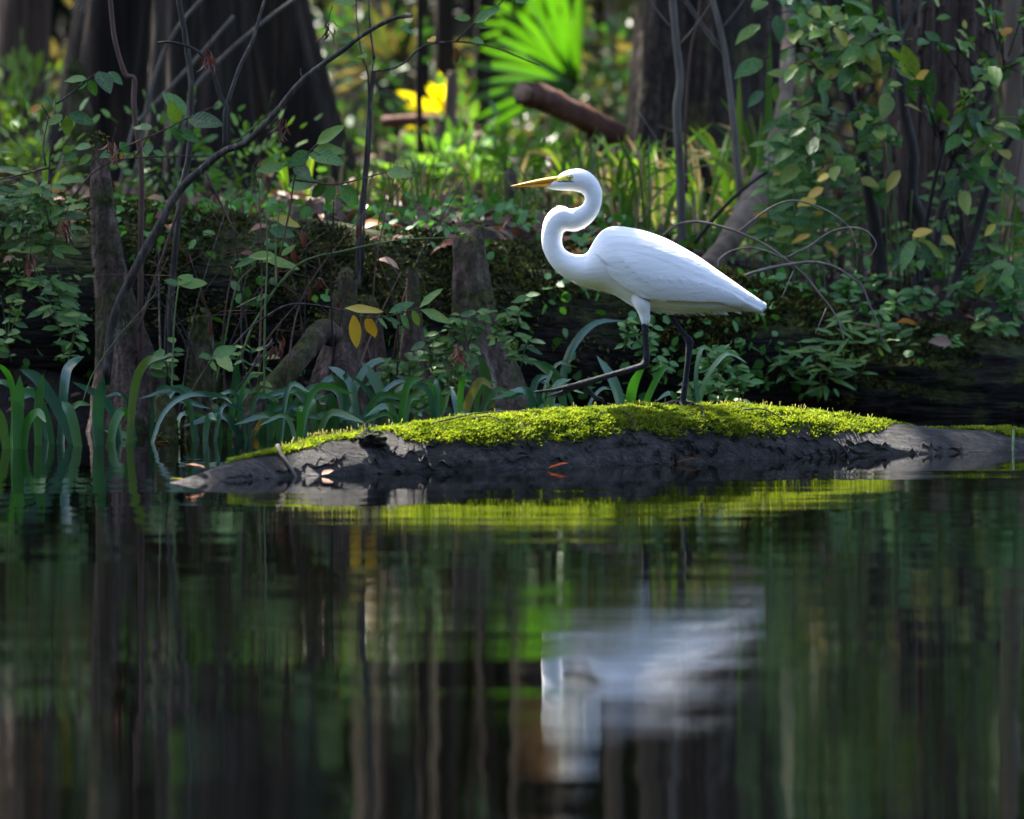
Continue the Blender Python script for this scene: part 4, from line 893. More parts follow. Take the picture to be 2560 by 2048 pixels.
# clusters of dead curled leaves hanging on the bare stems
for (x, y, s_) in ((235 * 1.187, 290 * 1.187 + 20, 1), (705, 310, 1), (690, 850, 1.1), (75, 640, 1), (160, 560, 1), (520, 130, .8), (820, 60, .8), (1145, 870, 1)):
    d = 18.95; t_ = thing('dried_leaf_cluster', P(x, y, d), 'hanging cluster of curled red-brown dead leaves', 'dead leaves', 'dried leaf clusters on bare stems')
    stem(t_, [P(x + 12, y - 45, d), P(x + 4, y - 22, d), P(x, y, d)], S(1.6, d), S(1.2, d), 'twig_brown', 6, 'twig', 4)
    for q in range(int(16 * s_)):
        leaf(t_, P(x + R.uniform(-12, 14), y + R.uniform(-14, 24), d + R.uniform(-.02, .02)), Vector((R.uniform(-.7, .7), R.uniform(-.5, .5), -1)), Vector((R.uniform(-1, 1), R.uniform(-1, .4), .3)), S(R.uniform(24, 50), d), 'dead', R.choice(['dead_red', 'dead_grey', 'dead_red']), R.uniform(.18, .42), 'dead_leaf')
# ------------------------------------------------------------------ saplings
for pts, w, d, lab, m_ in (([(895, 720), (900, 560), (918, 400), (925, 250), (935, 180)], 8, 19.7, 'slim grey sapling stem rising from the fallen trunk', 'twig'),
                       ([(1706, 640), (1704, 560), (1700, 420), (1692, 280), (1700, 200), (1690, 100), (1682, 0), (1678, -120)], 12, 20.9, 'pale grey sapling standing behind the egret', 'sapling'),
                       ([(1858, 560), (1846, 440), (1832, 290), (1815, 150), (1800, 70), (1782, 0), (1765, -90)], 9, 21.2, 'slender pale sapling with a gentle bend beside the big trunk', 'sapling'),
                       ([(1716, 480), (1714, 300), (1725, 140), (1745, 40), (1755, -60)], 4, 21.0, 'hair-thin reddish sapling beside the pale grey sapling', 'twig_brown')):
    t_ = thing('sapling', P(*pts[0], d), lab, 'sapling'); c = stem(t_, PP(pts, d), S(w, d), S(w * .75, d), m_, 36, 'stem', 10)
    if w > 8.5 and w < 12.5:
        for q in range(3):
            p = c[R.randint(4, 28)]; sg_ = R.choice((-1, 1)); stem(t_, [p, p + Vector((sg_ * .05, 0, .06)), p + Vector((sg_ * .11, .03, .15))], S(3, d), S(1.2, d), m_, 7, 'twig', 5)
# ------------------------------------------------------------------ arching dead branch behind the egret's tail
D3 = 19.3
ab = thing('arching_dead_branch', P(2110, 880, D3), 'grey arching dead branch with curled side twigs behind the egret tail', 'dead branch')
for pts, w0, w1 in ((rS((130, 200), (210, 140), (310, 122), (420, 140), (560, 185), (700, 250), (820, 335), (930, 430), (1010, 530), (1080, 620), (1125, 710), (1145, 790)), 4, 2.5), (rS((820, 325), (950, 260), (1060, 185), (1180, 155), (1270, 175), (1325, 240), (1310, 290), (1285, 320)), 3, 1.5),
                    (rS((435, 380), (450, 330), (520, 285), (620, 268), (720, 290), (800, 325)), 3, 2.5), (rS((560, 175), (640, 110), (740, 40), (840, 5), (930, 15), (1050, 60), (1140, 120), (1190, 180), (1212, 255)), 3.2, 1.5),
                    (rS((590, 425), (700, 390), (850, 360), (980, 350), (1090, 375), (1180, 430), (1250, 490), (1290, 590), (1330, 680), (1365, 815)), 5, 1.8), (rS((1045, 610), (1010, 690), (985, 750)), 1.8, 1.2), (rS((860, 400), (800, 540)), 1.5, 1)):
    stem(ab, PP(pts, D3, R.uniform(-.1, .15)), S(w0 * .95, D3), S(w1 * .85, D3), 'twig_pale', 36, 'branch', 7)
tt = thing('leaning_dead_trunk', P(1770, 640, 21.0), 'light brown dead trunk leaning from the big tree down to the bank', 'dead trunk')
b = MB(); c = spline([P(1760, 680, 20.6), P(1810, 620, 20.8), P(1880, 510, 21.1), P(1930, 400, 21.5), P(1958, 280, 21.9), P(1970, 130, 22.2), P(1975, -120, 22.5)], 30); b.tube(c, [S(w, 21) for w in lerp_list([30, 26, 36, 32, 22, 18, 17], 30)], 16, wob=.06); b.build('trunk', M['bark_pale'], tt)
st_ = thing('dark_dead_stick', P(1740, 600, 20.6), 'dark dead stick leaning behind the egret back', 'dead stick'); stem(st_, PP([(1735, 610), (1790, 540), (1850, 480), (1930, 420)], 20.6), S(6, 20), S(4, 20), 'twig_dark', 14, 'stick')
# ------------------------------------------------------------------ leafy shrubs on the right
D4 = 20.6
rs1 = thing('leafy_shrub', P(2200, 720, D4), 'dense dark-green leafy shrub with crooked black stems before the shaggy tree', 'shrub')
S1 = [rR((1000, -60), (1060, 200), (1100, 340), (1180, 560), (1240, 800), (1290, 1100), (1340, 1420), (1370, 1600)), rR((1420, -60), (1450, 300), (1480, 600), (1530, 850), (1530, 1100), (1590, 1260), (1600, 1560)), rR((1560, 0), (1480, 180), (1450, 260))]
cs1 = [stem(rs1, PP(s_[::-1], D4, .1), S(17 if i < 2 else 7, D4), S(12 if i < 2 else 5, D4), 'twig_dark', 40, 'stem', 9) for i, s_ in enumerate(S1)]
def near_stem(cs, p):
    return min((q for c in cs for q in c), key=lambda q: (q - p).length)
def fill(parent, cs, pts, d, n, size, yellow=.012, shape='ovate', mat='leaf_shrub', dj=.25, r=.0022):
    for (x, y) in pts:
        p = P(x, y, d + R.uniform(-dj, dj * .6)); q = near_stem(cs, p); q = q.lerp(p, max(0, 1 - .28 / max(.28, (p - q).length)))
        sprig(parent, q, p, R.randint(n - 1, n + 1), S(R.uniform(*size), d), shape, mat, 'twig_dark', r, .35, yellow)
zone = [(R.uniform(1895, 2240), R.uniform(-20, 270)) for k in range(32)] + [(R.uniform(1960, 2230), R.uniform(260, 520)) for k in range(12)] + [(2150, 300), (2190, 380), (2020, 170), (2070, 200), (1945, 300), (2050, 120), (2150, 40), (2080, 60)]
fill(rs1, cs1, zone, D4 - .1, 4, (40, 104))
for (a, c_, m_) in (((2040, 500), (1995, 512), 'leaf_yellow'), ((2060, 470), (2015, 495), 'leaf_yellow'), ((2150, 445), (2198, 468), 'leaf_yellowgreen'), ((2250, 425), (2215, 480), 'leaf_yellowgreen'), ((2100, 175), (2055, 198), 'leaf_yellowgreen'), ((2075, 440), (2040, 450), 'leaf_yellow'), ((2330, 185), (2280, 195), 'leaf_yellow')):
    leaf_px(rs1, a, c_, D4 - .3, 'ovate', m_)
rs2 = thing('leafy_shrub', P(2450, 760, D4 - .2), 'open leafy shrub with slanting black stems and drooping leaf whorls', 'shrub')
S2 = [rR((2200, 600), (2156, 660), (2050, 830), (1960, 1030), (1890, 1280), (1850, 1392), (1790, 1520), (1740, 1760)), rR((2250, 200), (2120, 340), (2030, 400), (1900, 650), (1800, 900), (1700, 1150), (1640, 1500)), rR((1850, 620), (1780, 700), (1700, 840), (1620, 1180), (1590, 1420), (1580, 1600)), rR((1830, 1500), (1700, 1150), (1750, 900))]
cs2 = [stem(rs2, PP(s_[::-1], D4 - .2, .1), S(12 if i < 2 else 7, D4), S(7 if i < 2 else 4, D4), 'twig_dark', 36, 'stem', 8) for i, s_ in enumerate(S2)]
zone = [(R.uniform(2250, 2580), R.uniform(-20, 330)) for k in range(26)] + [(R.uniform(2380, 2580), R.uniform(300, 620)) for k in range(10)] + [(2430, 250), (2460, 300), (2280, 620), (2300, 650), (2510, 690), (2540, 700), (2270, 590), (2350, 560)]
fill(rs2, cs2, zone, D4 - .3, 4, (36, 100), .015)
for (x, y) in ((2285, 600), (2490, 660), (2535, 665), (2425, 270)):
    p = P(x, y, D4 - .4); 
    for q in range(6):
        a = 2 * math.pi * q / 6 + R.random(); leaf(rs2, p, Vector((math.cos(a) * .9, math.sin(a) * .4 - .3, -.7 + R.uniform(-.2, .4))), rnd_nrm(1), S(R.uniform(70, 105), D4), 'droop', 'leaf_shrub')
    stem(rs2, [near_stem(cs2, p), p], .0025, .0018, 'twig_dark', 5, 'twig', 5)
for (a, c_, m_) in (((2280, 588), (2330, 575), 'leaf_yellow'), ((2355, 590), (2390, 612), 'leaf_yellowgreen'), ((2460, 680), (2440, 735), 'leaf_yellowgreen'), ((2505, 90), (2530, 66), 'leaf_orange'), ((2490, 560), (2460, 590), 'leaf_yellowgreen')):
    leaf_px(rs2, a, c_, D4 - .42, 'ovate', m_)
# thin-stemmed small-leaved seedlings between shrub and egret
for k in range(26):
    x0 = R.uniform(1900, 2170) if k < 20 else R.uniform(2230, 2560); d = R.uniform(20.45, 20.9); ht = R.uniform(150, 480) if k < 20 else R.uniform(120, 300); y0 = R.uniform(690, 740); x1 = x0 + R.uniform(-30, 30)
    t_ = thing('seedling', P(x0, y0, d), ('tall' if ht > 300 else 'short') + ' thin-stemmed seedling with small paired leaves ' + near(x0, y0 - ht / 2), 'seedling', 'seedlings under the shrubs')
    c = stem(t_, PP([(x0, y0), ((x0 + x1) / 2 + R.uniform(-8, 8), y0 - ht / 2), (x1, y0 - ht)], d), S(2.4, d), S(1.2, d), 'twig_green', 16, 'stem', 5)
    npair = int(ht / 38)
    for q in range(npair):
        p = c[min(15, int(4 + 11 * (q + 1) / npair))]
        for sg in (-1, 1):
            leaf(t_, p, Vector((sg * R.uniform(.6, 1), R.uniform(-.6, .3), R.uniform(-.6, .45))), rnd_nrm(1.1), S(R.uniform(28, 66), d), R.choice(['ovate', 'lance', 'droop']), 'leaf_yellow' if R.random() < .02 else R.choice(['leaf_pale', 'leaf', 'leaf_pale']))
# a forest of thin stems at the shrub's foot
for k in range(34):
    x0 = R.uniform(2020, 2520); d = R.uniform(20.6, 21.1); y0 = R.uniform(700, 760); ht = R.uniform(180, 420); lean = R.uniform(-50, 50)
    t_ = thing('dry_weed', P(x0, y0, d), 'thin leafless upright weed ' + near(x0, y0 - 120), 'dry weed', 'thin stems at the shrub foot')
    stem(t_, PP([(x0, y0), (x0 + lean * .4, y0 - ht * .5), (x0 + lean, y0 - ht)], d), S(R.uniform(2.5, 6), d), S(2, d), R.choice(['twig_brown', 'twig_dark', 'twig_dark', 'twig_green']), 8, 'stem', 5)
# ------------------------------------------------------------------ low plants on the bank
def herb(x, y, d, n, size, ht, shape, mat, label, grp, lean=.3):
    base = P(x, y, d); t_ = thing('herb', base, label, 'small plant', grp)
    for q in range(n):
        p1 = base + Vector((R.uniform(-lean, lean) * ht, R.uniform(-lean, lean * .3) * ht - .02, ht * R.uniform(.6, 1)))
        c = stem(t_, [base, base.lerp(p1, .5) + Vector((0, 0, .1 * ht)), p1], .0016, .001, 'twig_green', 6, 'stem', 4)
        for k in range(R.randint(4, 6)):
            p = c[min(5, 1 + k)]; a = R.uniform(0, 6.28); leaf(t_, p, Vector((math.cos(a), math.sin(a) * .6 - .25, R.uniform(-.45, .3))), rnd_nrm(.8), S(R.uniform(*size), d), shape, mat)
KX = [(868, 60), (1030, 40), (1178, 90), (270, 70), (500, 60), (700, 90)]
for k in range(44):          # left bank, among and above the strap leaves
    x = R.uniform(-30, 700) if k < 30 else R.uniform(940, 1320); y = R.uniform(640, 1040) if k < 30 else R.uniform(900, 1040)
    if any(abs(x - a) < w and y < 960 for a, w in KX) or (k < 30 and 560 < y < 900 and x > 330): continue
    d = 19.35 - (y - 640) / 400 * .35 if k < 30 else R.uniform(19.15, 19.4)
    herb(x, y, d, R.randint(2, 4), (20, 52), R.uniform(.06, .17), R.choice(['lance', 'ovate', 'lance']), R.choice(['leaf', 'leaf', 'leaf_pale']), 'leafy green herb ' + near(x, y), 'herbs on the left bank')
for k in range(10):
    herb(R.uniform(-40, 190), R.uniform(560, 860), R.uniform(19.1, 19.3), 4, (36, 78), R.uniform(.1, .24), 'lance', 'leaf', 'tall dense herb with long leaves on the bank beside the tall mossy knee', 'tall herbs beside the tall mossy knee', .5)
for (x, y, n, sz) in ((2060, 990, 4, (55, 95)), (1960, 960, 3, (45, 80)), (2100, 930, 3, (50, 80)), (2140, 960, 2, (40, 60)), (2080, 880, 4, (45, 80))):
    herb(x, y, 19.95, n, sz, .13, 'narrow', 'leaf_pale', 'willow-leaved plant hanging over dark water below the arching branch', 'willow-leaved plants over the water', .6)
for k in range(30):
    x = R.uniform(1880, 2560); y = R.uniform(730, 880); herb(x, y, 20.35 - (y - 730) / 150 * .3, R.randint(2, 3), (26, 52), R.uniform(.04, .09), R.choice(['ovate', 'lance', 'ovate']), R.choice(['ground_leaf', 'leaf_pale', 'leaf']), 'low green herb among dead leaves ' + near(x, y), 'herbs on the right bank')
for (x, y) in ((1780, 960), (1800, 1010), (1740, 1020), (1830, 1000), (1800, 930), (1850, 1020), (1660, 960), (1610, 900), (1560, 880)):
    herb(x, y, 19.4, 4, (24, 42), .09, 'ovate', 'ground_leaf', 'fresh small-leaved plant beside the egret legs', 'small-leaved plants beside the egret legs', .35)
for (x, y) in ((1120, 900), (1170, 870), (1240, 860), (1290, 830), (1080, 930), (1140, 960)):
    herb(x, y, 19.2, 4, (24, 48), .10, 'ovate', 'leaf', 'fresh leafy plant at the foot of the two-tipped stump', 'leafy plants at the stump foot', .4)
# creeping ground cover with tiny round leaves on the logs and bank
pos = []
rs_ = random.Random(5)
for (vv, kk, cnt) in ((vA, kA, 5200), (vB, kB, 1600)):
    for q in range(cnt):
        p = Vector(rs_.choice(vv))
        if p.y > 20.15 or abs(p.x) > 1.6 or p.z < .06: continue
        if noise.noise(Vector((p.x * 4, p.z * 7, 2))) + .25 * (p.x > .1) < rs_.uniform(-.05, .4): continue
        pos.append((p.x + rs_.uniform(-.01, .01), p.y - rs_.uniform(.005, .03), p.z + rs_.uniform(-.01, .02)))
for q in range(5200):
    x = rs_.uniform(-1.6, 1.6); y = edge_y(x) + rs_.uniform(.3, 1.8)
    if noise.noise(Vector((x * 3, y * 3, 7))) < rs_.uniform(-.2, .35): continue
    pos.append((x, y, H(x, y) + rs_.uniform(.005, .05)))
tag(cloud_obj('ground_cover', pos, .026, M['ground_leaf'], ratio=.9, up=.6, seed=3), 'creeping tiny-leaved ground cover on rotten logs and bank', 'ground cover', kind='stuff')
# leaf litter
pos = []
for q in range(11000):
    x = rs_.uniform(-2.2, 2.2); y = edge_y(x) + rs_.uniform(.25, 7)
    pos.append((x, y, H(x, y) + rs_.uniform(.003, .02)))
tag(cloud_obj('leaf_litter', pos, .042, M['litter'], ratio=.5, up=.9, seed=4), 'carpet of brown dead leaves covering the forest floor', 'leaf litter', kind='stuff')
def fallen(x, y, z, size, mat, label, grp=None, d=None, up=(0, -.5, 1), shape='dead', w=1.0):
    o = bpy.data.objects.new('fallen_leaf', leaf_mesh(shape, mat)); link(o); o.location = (x, y, z); o.rotation_mode = 'QUATERNION'
    a = R.uniform(0, 6.28); o.rotation_quaternion = orient(Vector((math.cos(a), math.sin(a) * .5, R.uniform(-.1, .3))), Vector(up) + Vector((R.uniform(-.4, .4), R.uniform(-.3, .3), 0))); o.scale = (size, size * w, size)
    return tag(o, label, 'fallen leaf', grp)
for k in range(70):
    x = R.uniform(-1.45, 1.4); y = edge_y(x) + R.uniform(.15, .75)
    z = max(H(x, y), .02) + .03
    hit = [v.z for v in (Vector(q) for q in (vA if x < .6 else vB)[::3]) if abs(v.x - x) < .05 and abs(v.y - y) < .05]
    if hit: z = max(z, max(hit) + .01)
    right = x > .6
    fallen(x, y, z, R.uniform(.035, .07), R.choice(['dead_leaf'] * 5 + ['leaf_orange', 'dead_red']), 'dry curled leaf fallen ' + near(1280 + x / y * FPX, 720 if right else 600), 'dry leaves on the right bank' if right else 'dry leaves on the rotten trunk', w=R.uniform(.8, 1.3))
p = P(2380, 860, 20.0); fallen(p.x, p.y, p.z, .065, 'litter', 'grey-brown curled dead leaf lying at the brink of the right bank', up=(.8, -.6, .4), w=1.0)
p = P(1950, 720, 20.1); fallen(p.x, p.y, p.z, .09, 'dead_leaf', 'brown dead leaf caught beside the egret tail', up=(0, -1, .4), w=1.2)
for (px, py, mat, lab, s_) in ((515, 1176, 'dead_leaf', 'pinkish dead leaf lying on the low tip of the mossy log', .045), (425, 1200, 'leaf_yellowgreen', 'yellow-green leaf floating at the tip of the mossy log', .05), (805, 1190, 'dead_leaf', 'pale dead leaf floating against the log', .035), (1370, 1174, 'dead_red', 'red leaf floating against the log flank', .05), (1690, 1160, 'dead_leaf', 'pale pink leaf floating at the waterline below the egret', .06), (2030, 1050, 'leaf_orange', 'orange dead leaf floating on dark water behind the log', .07), (420, 1108, 'dead_leaf', 'brown leaf floating beside the golden-mossed knee', .05), (1225, 1100, 'leaf_yellow', 'yellowish leaf floating among the strap leaves', .05)):
    w_ = W(px, py); o = fallen(w_.x, w_.y - (.02 if py > 1150 else 0), .004, s_, mat, lab, up=(0, 0, 1), shape='ovate')
    if py == 1176: q_, n_ = log_pt(515, .25); o.location = q_ + n_ * .01
# ------------------------------------------------------------------ sedge and grass behind the bank
def sedge(x, y, d, n, ht, mat, label, grp, wid=.0085, spread=.75):
    base = Vector((P(x, y, d).x, d, 0)); base.z = H(base.x, d) - .02; t_ = thing('sedge_clump', base, label, 'grass', grp)
    for q in range(n):
        a = R.uniform(0, 6.28); h_ = ht * R.uniform(.55, 1.1); o_ = spread * h_ * R.uniform(.1, 1); dv = Vector((math.cos(a), math.sin(a) * .6, 0)); p0 = base + dv * .03
        m_ = mat if R.random() > .28 else 'sedge_dry'
        ribbon(t_, [p0, p0 + dv * o_ * .35 + Vector((0, 0, h_ * .65)), p0 + dv * o_ + Vector((0, 0, h_ * (1 - .5 * R.random() * min(1, o_ / h_ * 1.6))))], wid * R.uniform(.6, 1.2), m_, R.uniform(.7, 1), 9, name='blade')
for k in range(34):
    x = R.uniform(1430, 1960); d = R.uniform(20.9, 23.2); sedge(x, 0, d, 14, R.uniform(.12, .34), 'sedge', 'sunlit bright green sedge clump ' + near(x, 440), 'sunlit sedge behind the egret')
for k in range(30):
    x = R.uniform(880, 1440); d = R.uniform(20.7, 23.5); sedge(x, 0, d, 11, R.uniform(.09, .2), 'sedge', 'soft green sedge clump ' + near(x, 470), 'sedge behind the knees', .006)
for k in range(10):
    x = R.uniform(2450, 2620) if k < 5 else R.uniform(0, 850); sedge(x, 0, R.uniform(21.5, 23), 9, .2, 'sedge', 'dim sedge clump on the shaded forest floor', 'dim sedge on the forest floor')
for (x, d, h_) in ((1835, 21.6, .50), (1912, 21.7, .62), (1890, 21.3, .4)):
    b0 = Vector((P(x, 0, d).x, d, 0)); b0.z = H(b0.x, d); t_ = thing('sedge_clump', b0, 'tall broad vivid green blade standing above the sunlit sedge', 'grass', 'tall vivid blades')
    for q in range(2): ribbon(t_, [b0 + Vector((q * .02, 0, -.02)), b0 + Vector((.01 - q * .05, 0, h_ * .5)), b0 + Vector((.015 - q * .14, 0, h_ * (1 - .3 * q)))], .022, 'sedge', 1, 10, name='blade')

# ------------------------------------------------------------------ trees
GAPS = []                                  # leaves are cut from the crowns so sun lands here: (x, y, rx, ry)
def gap(x, y, rx, ry): GAPS.append((x, y, rx, ry))
gap(.25, 17.95, 1.25, .62); gap(.25, 22.0, .55, .9); gap(-.15, 22.0, .5, .6); gap(-.28, 26.8, .7, 1.2); gap(.1, 27.2, .75, 1.1); gap(-.2, 25.4, .6, .8); gap(-.1, 24.2, .55, .8)
def crown_pos(c, rad, n, seed, clump=26):
    rs = np.random.RandomState(seed); out = []
    for k in range(max(1, n // clump)):
        v = rs.normal(size=3); v /= np.linalg.norm(v); r_ = rs.uniform(.25, 1) ** .5; cc = np.array(c) + v * r_ * np.array(rad)
        out.append(cc + rs.normal(size=(clump, 3)) * np.array([.30, .30, .16]))
    p = np.concatenate(out)
    s_ = np.array(SUN_DIR); t = (p[:, 2] - .3) / s_[2]; g = p - s_ * t[:, None]; keep = np.ones(len(p), bool)
    for (x, y, rx, ry) in GAPS:
        q = ((g[:, 0] - x) / rx) ** 2 + ((g[:, 1] - y) / ry) ** 2
        keep &= ~((q < 1) & (rs.uniform(size=len(p)) < .985))
    return p[keep]
def tree(name, x, d, r0, r1, ht, label, mat='bark', flute=0, flare=1.9, lean=(0, 0), crown=(2.2, 2.2, 1.8), nleaf=1900, seed=0, group=None, fl_h=1.4, leafsize=.17, dy=0, strips=0):
    z0 = H(x, d) - .1; base = Vector((x, d, z0)); t_ = thing(name, base, label, 'tree', group); n, k = 40, 36; b = MB(); vs_, fs = [], []
    for i in range(n):
        q = (i / (n - 1)) ** 1.6; z = q * ht; r_ = r0 + (r1 - r0) * q; fl = math.exp(-z / fl_h * 2.2); r_ *= 1 + (flare - 1) * fl
        c = base + Vector((lean[0] * z, lean[1] * z, z))
        for j in range(k):
            a = 2 * math.pi * j / k; f = 1 + (.22 * fl + .03) * math.cos(flute * a + seed) * (flute > 0) + .06 * noise.noise(Vector((math.cos(a) * 1.7, math.sin(a) * 1.7, z * 1.2 + seed))) + .03 * noise.noise(Vector((math.cos(a) * 7, math.sin(a) * 7, z * 1.5 + seed)))
            vs_.append(c + Vector((math.cos(a), math.sin(a), 0)) * r_ * f)
    for i in range(n - 1):
        for j in range(k): fs.append((i * k + j, i * k + (j + 1) % k, (i + 1) * k + (j + 1) % k, (i + 1) * k + j))
    b.add(vs_, fs); top = base + Vector((lean[0] * ht, lean[1] * ht, ht))
    b.build('trunk', M[mat], t_)
    rs = random.Random(seed + 40)
    for q in range(5):
        p0 = base.lerp(top, rs.uniform(.55, .95)); a = rs.uniform(0, 6.28); dv = Vector((math.cos(a), math.sin(a), .5)); L = crown[0] * .8
        bb = MB(); c = spline([p0, p0 + dv * L * .5, p0 + dv * L + Vector((0, 0, .2))], 8); bb.tube(c, lerp_list([r1 * .6, r1 * .2], 8), 7); bb.build('limb', M[mat], t_)
    cp = crown_pos((top.x, top.y + dy, top.z - crown[2] * .1), crown, nleaf, seed + 90)
    if len(cp): cloud_obj('crown', cp, leafsize, M['canopy'], t_, ratio=.55, up=.5, seed=seed)
    if strips:
        bb = MB()
        for q in range(strips):
            a = rs.uniform(math.pi, 2 * math.pi); z = rs.uniform(.0, 1.6); L = rs.uniform(.10, .3); w = rs.uniform(.004, .011); fl = math.exp(-z / fl_h * 2.2); r_ = (r0 + (r1 - r0) * z / ht) * (1 + (flare - 1) * fl) * 1.01
            pts = [base + Vector((lean[0] * (z + L * s_), 0, z + L * s_)) + Vector((math.cos(a), math.sin(a), 0)) * (r_ + .006 + (.012 if s_ in (0, 1) else 0) * rs.random()) for s_ in (0, .35, .7, 1)]
            tg = Vector((-math.sin(a), math.cos(a), 0)); o_ = Vector((math.cos(a), math.sin(a), 0)) * .004; v4 = []
            for p in pts: v4 += [p - tg * w, p + o_, p + tg * w]
            bb.add(v4, [f for i in range(3) for f in ((i * 3, i * 3 + 1, i * 3 + 4, i * 3 + 3), (i * 3 + 1, i * 3 + 2, i * 3 + 5, i * 3 + 4))])
        tag(bb.build('bark_strips', M[mat], t_), kind='stuff')
    return t_
def tx(px, d): return (px - 1280) * d / FPX
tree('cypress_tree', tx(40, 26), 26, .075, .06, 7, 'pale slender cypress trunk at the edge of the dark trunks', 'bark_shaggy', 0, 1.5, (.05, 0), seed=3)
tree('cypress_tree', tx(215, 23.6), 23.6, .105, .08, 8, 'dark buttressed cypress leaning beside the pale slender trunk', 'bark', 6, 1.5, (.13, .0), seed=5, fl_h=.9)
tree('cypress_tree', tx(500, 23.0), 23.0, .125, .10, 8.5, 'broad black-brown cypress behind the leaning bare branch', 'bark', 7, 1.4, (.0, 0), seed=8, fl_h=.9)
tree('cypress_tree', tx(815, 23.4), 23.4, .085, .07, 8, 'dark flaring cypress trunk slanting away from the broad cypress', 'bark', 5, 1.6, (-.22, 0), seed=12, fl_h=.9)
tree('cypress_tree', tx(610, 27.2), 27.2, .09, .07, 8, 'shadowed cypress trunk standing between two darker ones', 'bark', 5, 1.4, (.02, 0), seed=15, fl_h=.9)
tree('big_cypress_tree', tx(1775, 23.4), 23.4, .205, .16, 9, 'massive dark trunk with a mossy flank behind the saplings', 'bark_mossy', 6, 1.30, (.0, 0), crown=(2.6, 2.6, 2), seed=21, nleaf=3200)
tree('shaggy_tree', tx(2330, 21.7), 21.7, .135, .10, 8, 'shaggy-barked tree trunk behind the leafy shrub', 'bark_shaggy', 0, 1.25, (.03, 0), seed=25, strips=700, nleaf=3200)
tree('pale_tree', tx(2540, 23), 23, .025, .02, 6, 'thin tan trunk beyond the slanting black stems', 'bark_pale', 0, 1.5, (-.02, 0), seed=28, nleaf=900)
for k, (px, d, r_) in enumerate(((1112, 27, .030), (1190, 27.5, .022), (1060, 28, .018), (990, 29, .03), (1245, 29, .035), (1330, 31, .05), (960, 31, .05), (1150, 33, .06), (1450, 32, .05), (1530, 30, .03), (870, 33, .05), (60, 31, .08), (330, 32, .08), (620, 33, .07), (2150, 30, .06), (2060, 27, .05), (2420, 29, .07), (2500, 32, .08), (1400, 35, .07), (1040, 36, .06))):
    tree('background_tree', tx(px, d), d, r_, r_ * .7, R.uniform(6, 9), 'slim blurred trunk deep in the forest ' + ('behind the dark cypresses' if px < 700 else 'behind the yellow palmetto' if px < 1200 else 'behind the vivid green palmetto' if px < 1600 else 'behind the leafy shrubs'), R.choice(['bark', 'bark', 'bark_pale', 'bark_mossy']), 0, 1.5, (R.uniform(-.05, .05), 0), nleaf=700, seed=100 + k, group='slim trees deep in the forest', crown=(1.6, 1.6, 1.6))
# unseen trees added outside the frame so their crowns shade the bank
for k, (x, d) in enumerate(((-3.0, 22.4), (-2.6, 25.5), (2.9, 23.5), (3.2, 26.5), (-4.2, 28.5), (2.0, 27.6), (-3.4, 20.6), (-5.2, 24.6), (-6.4, 28))):
    tree('cypress_tree', x, d, .17, .11, 6.6 + .5 * (k % 3), 'unseen tall cypress added beyond the view to shade the bank', 'bark', 6, 1.8, (0, 0), crown=(2.4, 2.4, 1.6), nleaf=2300, seed=200 + k, group='shade cypresses added beyond the view')
# ------------------------------------------------------------------ broken log, palmettos, bushes
bl = thing('broken_log', P(1420, 280, 22.6), 'red-brown broken log slanting with its pale cut end raised', 'log')
b = MB(); c = spline([P(1308, 232, 22.5), P(1360, 248, 22.6), P(1450, 290, 22.9), P(1540, 340, 23.2)], 16); b.tube(c, [S(w, 22.6) for w in lerp_list([29, 33, 31, 33], 16)], 18, wob=.3); b.build('trunk', M['wood_red'], bl)
b = MB(); dv = (c[0] - c[1]).normalized(); b.tube([c[0] + dv * .001, c[0] + dv * .012], [S(27, 22.6), S(22, 22.6)], 18, wob=.3); b.build('cut_end', M['wood_cut'], bl)
ps = thing('wood_prop', P(1480, 480, 23), 'dark post-like stump holding up the broken log', 'stump'); b = MB(); b.tube([P(1490, 500, 23), P(1488, 400, 23), P(1492, 330, 23)], [S(32, 23), S(26, 23), S(24, 23)], 12, wob=.2); b.build('wood', M['bark'], ps)
def palmetto(px, py, d, r, a0, a1, n, mat, label, group=None, tilt=.2, wid=.11, loose=0):
    c = P(px, py, d); base = Vector((c.x, d, H(c.x, d))); t_ = thing('palmetto', base, label, 'palmetto', group)
    stem(t_, [base, base.lerp(c, .5) + Vector((.02, 0, 0)), c], .007, .005, 'twig_green', 8, 'stalk')
    for i in range(n):
        a = math.radians(a0 + (a1 - a0) * i / (n - 1) + R.uniform(-14, 14) * loose); L = r * R.uniform(.85 - .35 * loose, 1.05); dv = Vector((math.cos(a), R.uniform(-.25, .25) - tilt, math.sin(a)))
        ribbon(t_, [c, c + dv * L * .55, c + dv * L + Vector((0, 0, -.05 * L))], r * wid, mat, 1, 9, name='leaflet', fold=.5)
palmetto(1130, 300, 26.8, .225, 95, 192, 9, 'palm_yellow', 'glowing yellow palmetto fan among pale trunks', wid=.15, tilt=.5, loose=1)
for nm, pts, w, d, m_, lab in (('fallen_branch', [(955, 306), (1040, 300), (1150, 306), (1200, 330)], 15, 25.0, 'wood_red', 'brown fallen branch lying under the yellow palmetto'), ('dead_sapling', [(1048, 470), (1050, 330), (1046, 200), (1050, 60), (1046, -120)], 9, 24.0, 'bark', 'dark dead sapling standing before the yellow palmetto'), ('dead_sapling', [(1122, 480), (1126, 330), (1128, 220), (1134, 180)], 17, 24.6, 'bark_pale', 'pale broken sapling stub before the yellow palmetto')):
    t_ = thing(nm, P(*pts[0], d), lab, nm.replace('_', ' ')); stem(t_, PP(pts, d), S(w, d), S(w * .8, d), m_, 16, 'wood', 10)
palmetto(1440, 215, 27.0, .41, 88, 205, 13, 'palm', 'large vivid green palmetto fan above the broken log', wid=.085, tilt=.3)
